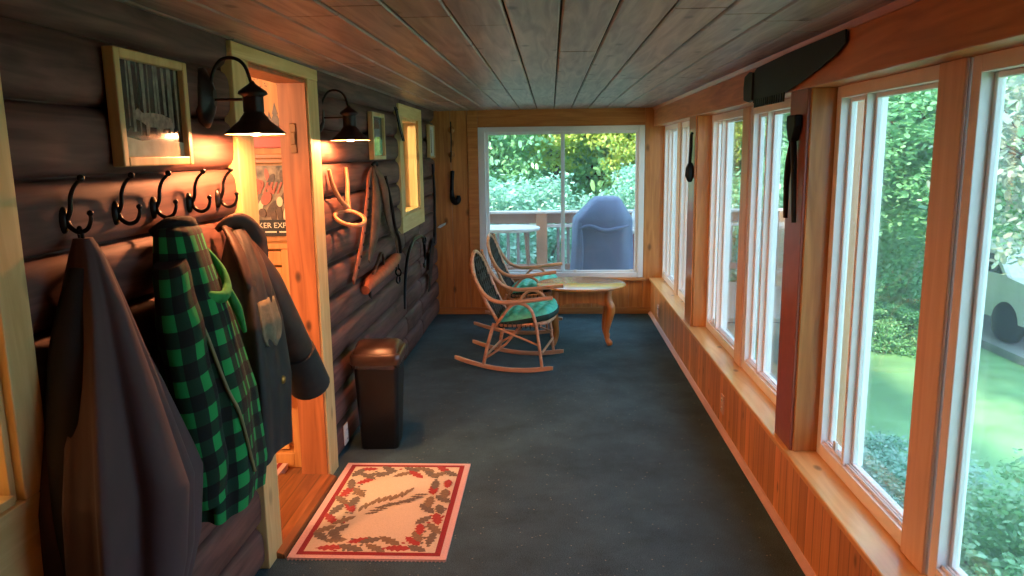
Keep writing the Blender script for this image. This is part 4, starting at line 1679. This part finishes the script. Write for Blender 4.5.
b.lathe([(.029, .115), (.025, .122), (.0, .12)], (-.225, 3.745, .44), n=24, cap0=False)
b.build('can_top', M['white'], r)

r = thing('runner_rug', 'red and cream striped rug edge on the inner room floor', 'rug', (-.5, 3.4, 0))
b = MB()
b.box(-1.1, -.22, 2.75, 3.78, .0, .032)
b.mat(1)
for x0 in (-.27, -.34, -.44):
    b.box(x0, x0 + .022, 2.75, 3.78, .032, .033)
b.build('woven_field', [M['rugpink'], M['rugred']], r)

# ------------------------------------------------------------------ outdoors: deck and its things
b = MB()
y = D + .12
while y < 10.0:
    b.box(-2.0, 4.2, y, y + .135, -.12, -.08)
    y += .141
b.box(-2.0, 4.2, D + .12, 10.0, -.26, -.13)
for xx in (-1.9, 1.6, 4.05):
    b.box(xx, xx + .1, 9.8, 9.9, -1.4, -.26)
struct(b.build('deck', M['deckwood'], origin=(0, 0, 0)), 'weathered wood deck outside the end window')
r = thing('deck_railing', 'weathered wooden railing along the far side of the deck', 'railing', (1.5, 9.85, -.08))
b = MB()
b.box(-2.0, 4.2, 9.76, 9.92, .875, .905)
b.build('cap_rail', M['capwhite'], r, bevel=.005)
b = MB()
b.box(-2.0, 4.2, 9.82, 9.86, .745, .872)
b.build('upper_rail', M['railwood'], r, bevel=.004)
b = MB()
b.box(-2.0, 4.2, 9.79, 9.83, .695, .735)
b.build('pale_rail', M['capwhite'], r, bevel=.004)
b = MB()
b.box(-2.0, 4.2, 9.82, 9.86, .14, .215)
b.build('lower_rail', M['railwood'], r, bevel=.004)
for xx in (-.5, 1.0, 2.65, 4.06):
    b = MB()
    b.box(xx, xx + .14, 9.77, 9.875, -.08, .874)
    b.build('post', M['postwood'], r, bevel=.006)
xx = -.3
while xx < 4.0:
    if not any(p - .04 < xx < p + .16 for p in (-.5, 1.0, 2.65, 4.06)):
        b = MB()
        b.box(xx, xx + .038, 9.862, 9.9, .10, .80)
        b.build('baluster', M['balu'], r, bevel=.003)
    xx += .13

# covered grill
r = thing('covered_grill', 'barbecue grill under a blue-grey cover on the deck', 'grill', (1.77, 8.8, -.08))
b = MB()
rings = []
for (z, hw, hd, cx_) in ((.02, .36, .26, 1.76), (.2, .355, .26, 1.765), (.5, .345, .27, 1.77), (.8, .338, .28, 1.772), (.93, .335, .285, 1.775), (.96, .325, .28, 1.778), (1.05, .255, .25, 1.795), (1.15, .175, .2, 1.815), (1.185, .14, .16, 1.82), (1.195, .10, .12, 1.82)):
    ring = []
    for k in range(64):
        a = 2 * PI * k / 64
        ca, sa = math.cos(a), math.sin(a)
        f = 1 + .035 * math.sin(6 * a + z * 4) * (1.2 - z) + .02 * math.sin(11 * a - z * 6) * (1.2 - z)
        ring.append((cx_ + hw * f * math.copysign(abs(ca) ** .45, ca), 8.8 + hd * f * math.copysign(abs(sa) ** .45, sa), z - .05))
    rings.append(ring)
b.loft(rings)
b.build('fabric_cover', M['cover'], r)
b = MB()
b.tube([(1.5, 8.52, .8), (1.62, 8.5, .83), (1.78, 8.49, .78), (1.92, 8.5, .8), (2.05, 8.53, .83)], [.012, .022, .026, .022, .012], n=10, sub=4)
b.tube([(1.52, 8.52, .86), (1.53, 8.5, .5), (1.5, 8.5, .1)], [.01, .022, .02], n=10, sub=4)
b.build_each('cover_fold', M['cover'], r)
b = MB()
for s in (-1, 1):
    b.lathe([(.02, 0), (.07, .004), (.08, .02), (.07, .036), (.02, .04)], (1.77 + s * .3 - .02, 8.8, -.0), axis='X', n=20)
b.build_each('wheel', M['tyre'], r)

r = thing('deck_box', 'reddish slatted deck box right of the covered grill', 'box', (2.3, 9.2, -.08))
b = MB()
for i in range(6):
    b.box(2.12, 2.54, 9.0, 9.4, -.06 + i * .125, .05 + i * .125)
b.box(2.135, 2.525, 9.015, 9.385, -.08, .69)
b.build('slatted_body', M['coverbrown'], r, bevel=.004)
b = MB()
b.box(2.10, 2.56, 8.98, 9.42, .69, .73)
b.build('lid', M['capwhite'], r, bevel=.006)
r = thing('garden_pot', 'rounded white pot on the reddish deck box', 'pot', (2.27, 9.2, .73))
b = MB()
b.lathe([(.07, 0), (.11, .03), (.125, .1), (.115, .18), (.09, .215), (.095, .23), (.08, .23), (.075, .1), (0, .08)], (2.27, 9.2, .73), n=28)
b.build('bowl', M['vinyl_w'], r)
b = MB()
b.torus((2.27, 9.2, .955), .088, .008, (0, 0, 1))
b.build('rim', M['vinyl_w'], r)

r = thing('deck_table', 'white-topped deck table in front of the railing', 'table', (.7, 8.75, -.08))
b = MB()
b.lathe([(0, 0), (.34, 0), (.36, .01), (.36, .035), (.35, .042), (0, .042)], (.70, 8.75, .765), n=48, sy=.85, cap0=False, cap1=False)
b.build('table_top', M['vinyl_w'], r)
for sx in (-1, 1):
    for sy in (-1, 1):
        b = MB()
        b.tube([(.70 + sx * .2, 8.75 + sy * .17, .77), (.70 + sx * .26, 8.75 + sy * .21, -.08)], .018, n=10)
        b.build('leg', M['railwood'], r)
b = MB()
b.torus((.70, 8.75, .3), .24, .012, (0, 0, 1), sy=.85)
b.build('brace_ring', M['railwood'], r)

# ------------------------------------------------------------------ outdoors: ground, road, neighbours
b = MB()
n = 40
vs, fs = [], []
for j in range(n + 1):
    for i in range(n + 1):
        x, y = -30 + 80 * i / n, -25 + 90 * j / n
        vs.append((x, y, -1.35 - .02 * max(0, x - 4) + .05 * math.sin(x * .7) * math.cos(y * .5)))
for j in range(n):
    for i in range(n):
        a = j * (n + 1) + i
        fs.append((a, a + 1, a + n + 2, a + n + 1))
b.add(vs, fs, smooth=True)
struct(b.build('ground', M['lawn'], origin=(0, 0, 0)), 'green lawn sloping away below the windows')
b = MB()
b.prism([(7.9, -1.33), (11.4, -1.4), (11.4, -1.5), (7.9, -1.45)], 'Y', -10, 60)
struct(b.build('road', M['asphalt'], origin=(0, 0, 0)), 'pale grey road beyond the lawn')

r = thing('neighbour_house', 'rose-grey house across the road, half hidden by leaves', 'house', (17, 33, -1.6))
b = MB()
b.box(13, 22, 30, 37, -1.7, 2.2)
b.build('wall', M['siding'], r)
b = MB()
b.prism([(12.6, 2.2), (22.4, 2.2), (17.5, 4.8)], 'Y', 29.6, 37.4)
b.build('gable_roof', M['roofing'], r)
for xx in (14, 16.5, 19.5):
    b = MB()
    b.box(xx, xx + 1.1, 29.93, 30.02, .1, 1.4)
    w_ = b.build('window', M['vinyl_w'], r)
    b = MB()
    b.box(xx + .08, xx + 1.02, 29.9, 29.94, .18, 1.32)
    b.build('pane', M['carglass'], w_)


def car(loc, rz, label):
    r = thing('car', label, 'car', loc, rz)
    b = MB()
    prof = [(-2.1, .35), (-2.15, .7), (-2.0, .95), (-1.3, 1.02), (-.9, 1.42), (.5, 1.45), (1.2, 1.0), (2.0, .88), (2.15, .6), (2.1, .35)]
    rings = []
    for y, sc in ((-.85, .97), (-.8, 1), (.8, 1), (.85, .97)):
        rings.append([(px * sc, y * (1 - .1 * max(0, pz - .95)), pz) for px, pz in prof])
    b.loft(rings, smooth=False)
    b.build('body', M['carwhite'], r, local=True, bevel=.05)
    b = MB()
    for s in (-1, 1):
        b.prism([(-1.15, 1.05), (-.85, 1.34), (.42, 1.36), (.98, 1.03)], 'Y', s * .83 - .012, s * .83 + .012)
    b.build_each('side_window', M['carglass'], r, local=True)
    for sx in (-1.3, 1.35):
        for s in (-1, 1):
            b = MB()
            b.lathe([(.1, 0), (.3, .01), (.33, .05), (.33, .15), (.3, .19), (.1, .2)], (sx, s * .78 - .1, .33), axis='Y', n=24)
            b.build('wheel', M['tyre'], r, local=True)
    return r


car((8.95, 13.2, -1.36), PI / 2 + .05, 'white car parked along the road beyond the nearest window')


# ------------------------------------------------------------------ plants
def foliage_mesh(name, seed, nclus, nleaf, leaf, spread, shell=.55, m=None):
    rg = np.random.default_rng(seed)
    d = rg.normal(size=(nclus, 3))
    d /= np.linalg.norm(d, axis=1)[:, None]
    d *= (shell + (1 - shell) * rg.random(nclus) ** .6)[:, None]
    cen = np.repeat(d, nleaf, 0)
    N = len(cen)
    pos = cen + rg.normal(size=(N, 3)) * np.array([spread, spread, spread * .55])
    yaw = rg.random(N) * 2 * PI
    tilt = rg.normal(.35, .45, N)
    rollv = rg.normal(0, .5, N)
    L = leaf * rg.uniform(.6, 1.25, N)
    tmpl = np.array([(0, 0, 0), (.3, .28, .03), (.75, .24, .0), (1, 0, -.06), (.75, -.24, .0), (.3, -.28, .03)])
    v = tmpl[None] * L[:, None, None]
    cr, sr = np.cos(rollv)[:, None], np.sin(rollv)[:, None]
    y, z = v[..., 1] * cr - v[..., 2] * sr, v[..., 1] * sr + v[..., 2] * cr
    x = v[..., 0]
    ct, st = np.cos(tilt)[:, None], np.sin(tilt)[:, None]
    x, z = x * ct + z * st, -x * st + z * ct
    cyw, syw = np.cos(yaw)[:, None], np.sin(yaw)[:, None]
    x, y = x * cyw - y * syw, x * syw + y * cyw
    V = np.stack([x, y, z], -1) + pos[:, None]
    me = bpy.data.meshes.new(name)
    me.vertices.add(N * 6)
    me.vertices.foreach_set('co', V.reshape(-1).astype(np.float32))
    me.loops.add(N * 8)
    base = np.arange(N)[:, None] * 6
    idx = np.concatenate([base + np.array([[0, 1, 2, 3]]), base + np.array([[0, 3, 4, 5]])], 1).reshape(-1)
    me.loops.foreach_set('vertex_index', idx.astype(np.int32))
    me.polygons.add(N * 2)
    me.polygons.foreach_set('loop_start', (np.arange(N * 2) * 4).astype(np.int32))
    me.update(calc_edges=True)
    me.validate()
    me.materials.append(m)
    return me


FOL = {
    'teal': foliage_mesh('shade_tinted_crown', 1, 420, 110, .05, .09, .4, M['leaf_shaded']),
    'mid': foliage_mesh('mid_green_crown', 2, 420, 110, .05, .09, .4, M['leaf_mid']),
    'sunlit': foliage_mesh('sun_tinted_crown', 3, 420, 110, .05, .09, .4, M['leaf_sunlit']),
    'pale': foliage_mesh('pale_crown', 4, 100, 50, .09, .14, .35, M['leaf_pale']),
}


def plant(kind, name, label, cat, loc, rad, rz, base=-1.4, group=None):
    """crown centred at loc with radii rad, stem down to the ground"""
    x, y, z = loc
    r = thing(name, label, cat, (x, y, base), 0, group)
    o = bpy.data.objects.new('crown' if name == 'tree' else 'foliage', FOL[kind])
    COL.objects.link(o)
    o.parent = r
    o.location = (0, 0, z - base)
    o.scale = rad
    o.rotation_euler = (0, 0, rz)
    b = MB()
    rn = random.Random(int(x * 10 + y * 7))
    tr = .02 + .05 * rad[2] if kind != 'pale' else .03
    if name == 'tree':
        b.tube([(x, y, base - .1), (x + .1, y, base + (z - base) * .5), (x, y + .1, z), (x + .05, y, z + rad[2] * .6)], [tr * 1.5, tr, tr * .8, tr * .25], n=10, sub=4)
    for k in range(6):
        a = rn.uniform(0, 2 * PI)
        z0 = z if name == 'tree' else base
        z0 = z0 - rad[2] * .3 if name == 'tree' else z0 - .05
        b.tube([(x, y, z0), (x + math.cos(a) * rad[0] * .4, y + math.sin(a) * rad[1] * .4, z0 + (z - z0) * .6 + rad[2] * .2), (x + math.cos(a) * rad[0] * .75, y + math.sin(a) * rad[1] * .75, z + rad[2] * rn.uniform(.1, .5))],
               [tr * .5, tr * .35, tr * .1], n=7, sub=4)
    b.build('trunk' if name == 'tree' else 'stems', M['bark'], r)
    return r


GT, GS = 'trees around the deck and lawn', 'shrubs below the windows'
P = plant
P('teal', 'shrub', 'dense shade-tinted blue-green shrub behind the railing, left of the covered grill', 'shrub', (.6, 11.6, -.1), (1.7, 1.2, 1.45), .3, group=GS)
P('teal', 'shrub', 'dense shade-tinted blue-green shrub directly behind the covered grill', 'shrub', (2.8, 12.0, .0), (1.6, 1.2, 1.5), 1.7, group=GS)
P('mid', 'shrub', 'green shrub behind the railing outside the far window pair', 'shrub', (5.4, 12.4, .2), (1.7, 1.3, 1.6), 2.9, group=GS)
P('mid', 'tree', 'green tree behind the left pane of the end window', 'tree', (-1.2, 15.5, 2.1), (2.4, 2, 2.6), .9, group=GT)
P('sunlit', 'tree', 'sun-tinted yellow-green tree rising over the middle of the end window', 'tree', (1.2, 17.5, 3.3), (2.2, 2, 2.0), 2.2, group=GT)
P('sunlit', 'tree', 'sun-tinted yellow-green tree behind the top right corner of the end window', 'tree', (3.7, 16.5, 2.9), (1.9, 1.8, 2.2), 4.1, group=GT)
P('mid', 'tree', 'green tree filling the gap behind both sun-tinted yellow-green trees', 'tree', (2.3, 21, 3), (5, 2.5, 5), 5.0, group=GT)
P('teal', 'tree', 'shade-tinted blue-green tree far left beyond the deck', 'tree', (-4.5, 19, 3), (4, 3, 5), 3.0, group=GT)
P('mid', 'tree', 'big-leaved green tree whose low branches hang outside the near windows', 'tree', (6.2, 9.65, 1.75), (1.7, 1.8, 1.25), .4, group=GT)
P('sunlit', 'tree', 'sun-tinted yellow-green tree crown high above the lawn outside the near windows', 'tree', (8.2, 13.6, 3.9), (2.8, 2.8, 2.3), 1.1, group=GT)
P('mid', 'tree', 'green tree on the far side of the road', 'tree', (14.5, 24, 2), (4, 4, 4), 2.1, group=GT)
P('sunlit', 'tree', 'sun-tinted yellow-green tree at the road edge behind the parked car', 'tree', (15.5, 21.5, 3.4), (3, 3, 3.6), 3.3, group=GT)
P('teal', 'tree', 'shade-tinted blue-green tree beside the rose-grey house', 'tree', (9.5, 27, 2.4), (3.6, 3.2, 4.4), .2, group=GT)
P('mid', 'tree', 'tall green tree past the end of the lawn', 'tree', (6.2, 20, 2.6), (2.8, 2.5, 4.2), 1.3, group=GT)
P('pale', 'tree', 'pale-leaved young tree right outside the nearest window', 'tree', (5.4, 6.5, 1.5), (.9, 1.0, .9), 2.5, group=GT)
P('mid', 'tree', 'green tree across the road outside the nearest window', 'tree', (19, 20, 3), (4.5, 5, 5), 4.4, group=GT)
P('teal', 'tree', 'shade-tinted blue-green tree at the edge of view outside the nearest window', 'tree', (15.5, 10.5, 2.5), (3, 4, 4), 5.2, group=GT)
P('mid', 'shrub', 'leafy shrub close under the nearest window', 'shrub', (3.9, 3.7, -.75), (.75, .9, .75), .8, group=GS)
P('teal', 'shrub', 'low shade-tinted blue-green shrub below the window beside the reddish post', 'shrub', (3.7, 5.4, -1.0), (.7, .8, .5), 3.8, group=GS)
P('mid', 'shrub', 'round green shrub on the lawn near the road', 'shrub', (6.6, 11.9, -.9), (.9, .9, .7), 2.6, group=GS)


# ------------------------------------------------------------------ light
def light(name, typ, loc, energy, col, size=.1):
    ld = bpy.data.lights.new(name, typ)
    ld.energy = energy
    ld.color = col
    if typ == 'POINT':
        ld.shadow_soft_size = size
    o = bpy.data.objects.new(name, ld)
    o.location = loc
    COL.objects.link(o)
    return o


light('inner_room_lamp', 'POINT', (-1.6, 1.6, 1.9), 230, (1, .72, .44), .12)
light('inner_far_lamp', 'POINT', (-1.2, 5.9, 1.9), 200, (1, .80, .5), .12)
light('inner_door_lamp', 'POINT', (-.9, 3.2, 2.0), 12, (1, .42, .14), .08)
s = light('sun', 'SUN', (0, 0, 20), 10, (1, .9, .66))
s.data.angle = math.radians(3)
s.rotation_euler = Vector((.40, .75, -.53)).to_track_quat('-Z', 'Y').to_euler()

w = bpy.data.worlds.new('sky')
SC.world = w
w.use_nodes = True
bg = w.node_tree.nodes['Background']
bg.inputs['Color'].default_value = (.47, .71, 1.0, 1)
bg.inputs['Strength'].default_value = 4.7

SC.view_settings.view_transform = 'Standard'
SC.view_settings.look = 'None'
SC.view_settings.exposure = 0
SC.view_settings.gamma = 1
SC.view_settings.use_curve_mapping = False
SC.cycles.max_bounces = 10
SC.cycles.transparent_max_bounces = 12
SC.cycles.sample_clamp_indirect = 6
SC.cycles.use_denoising = True
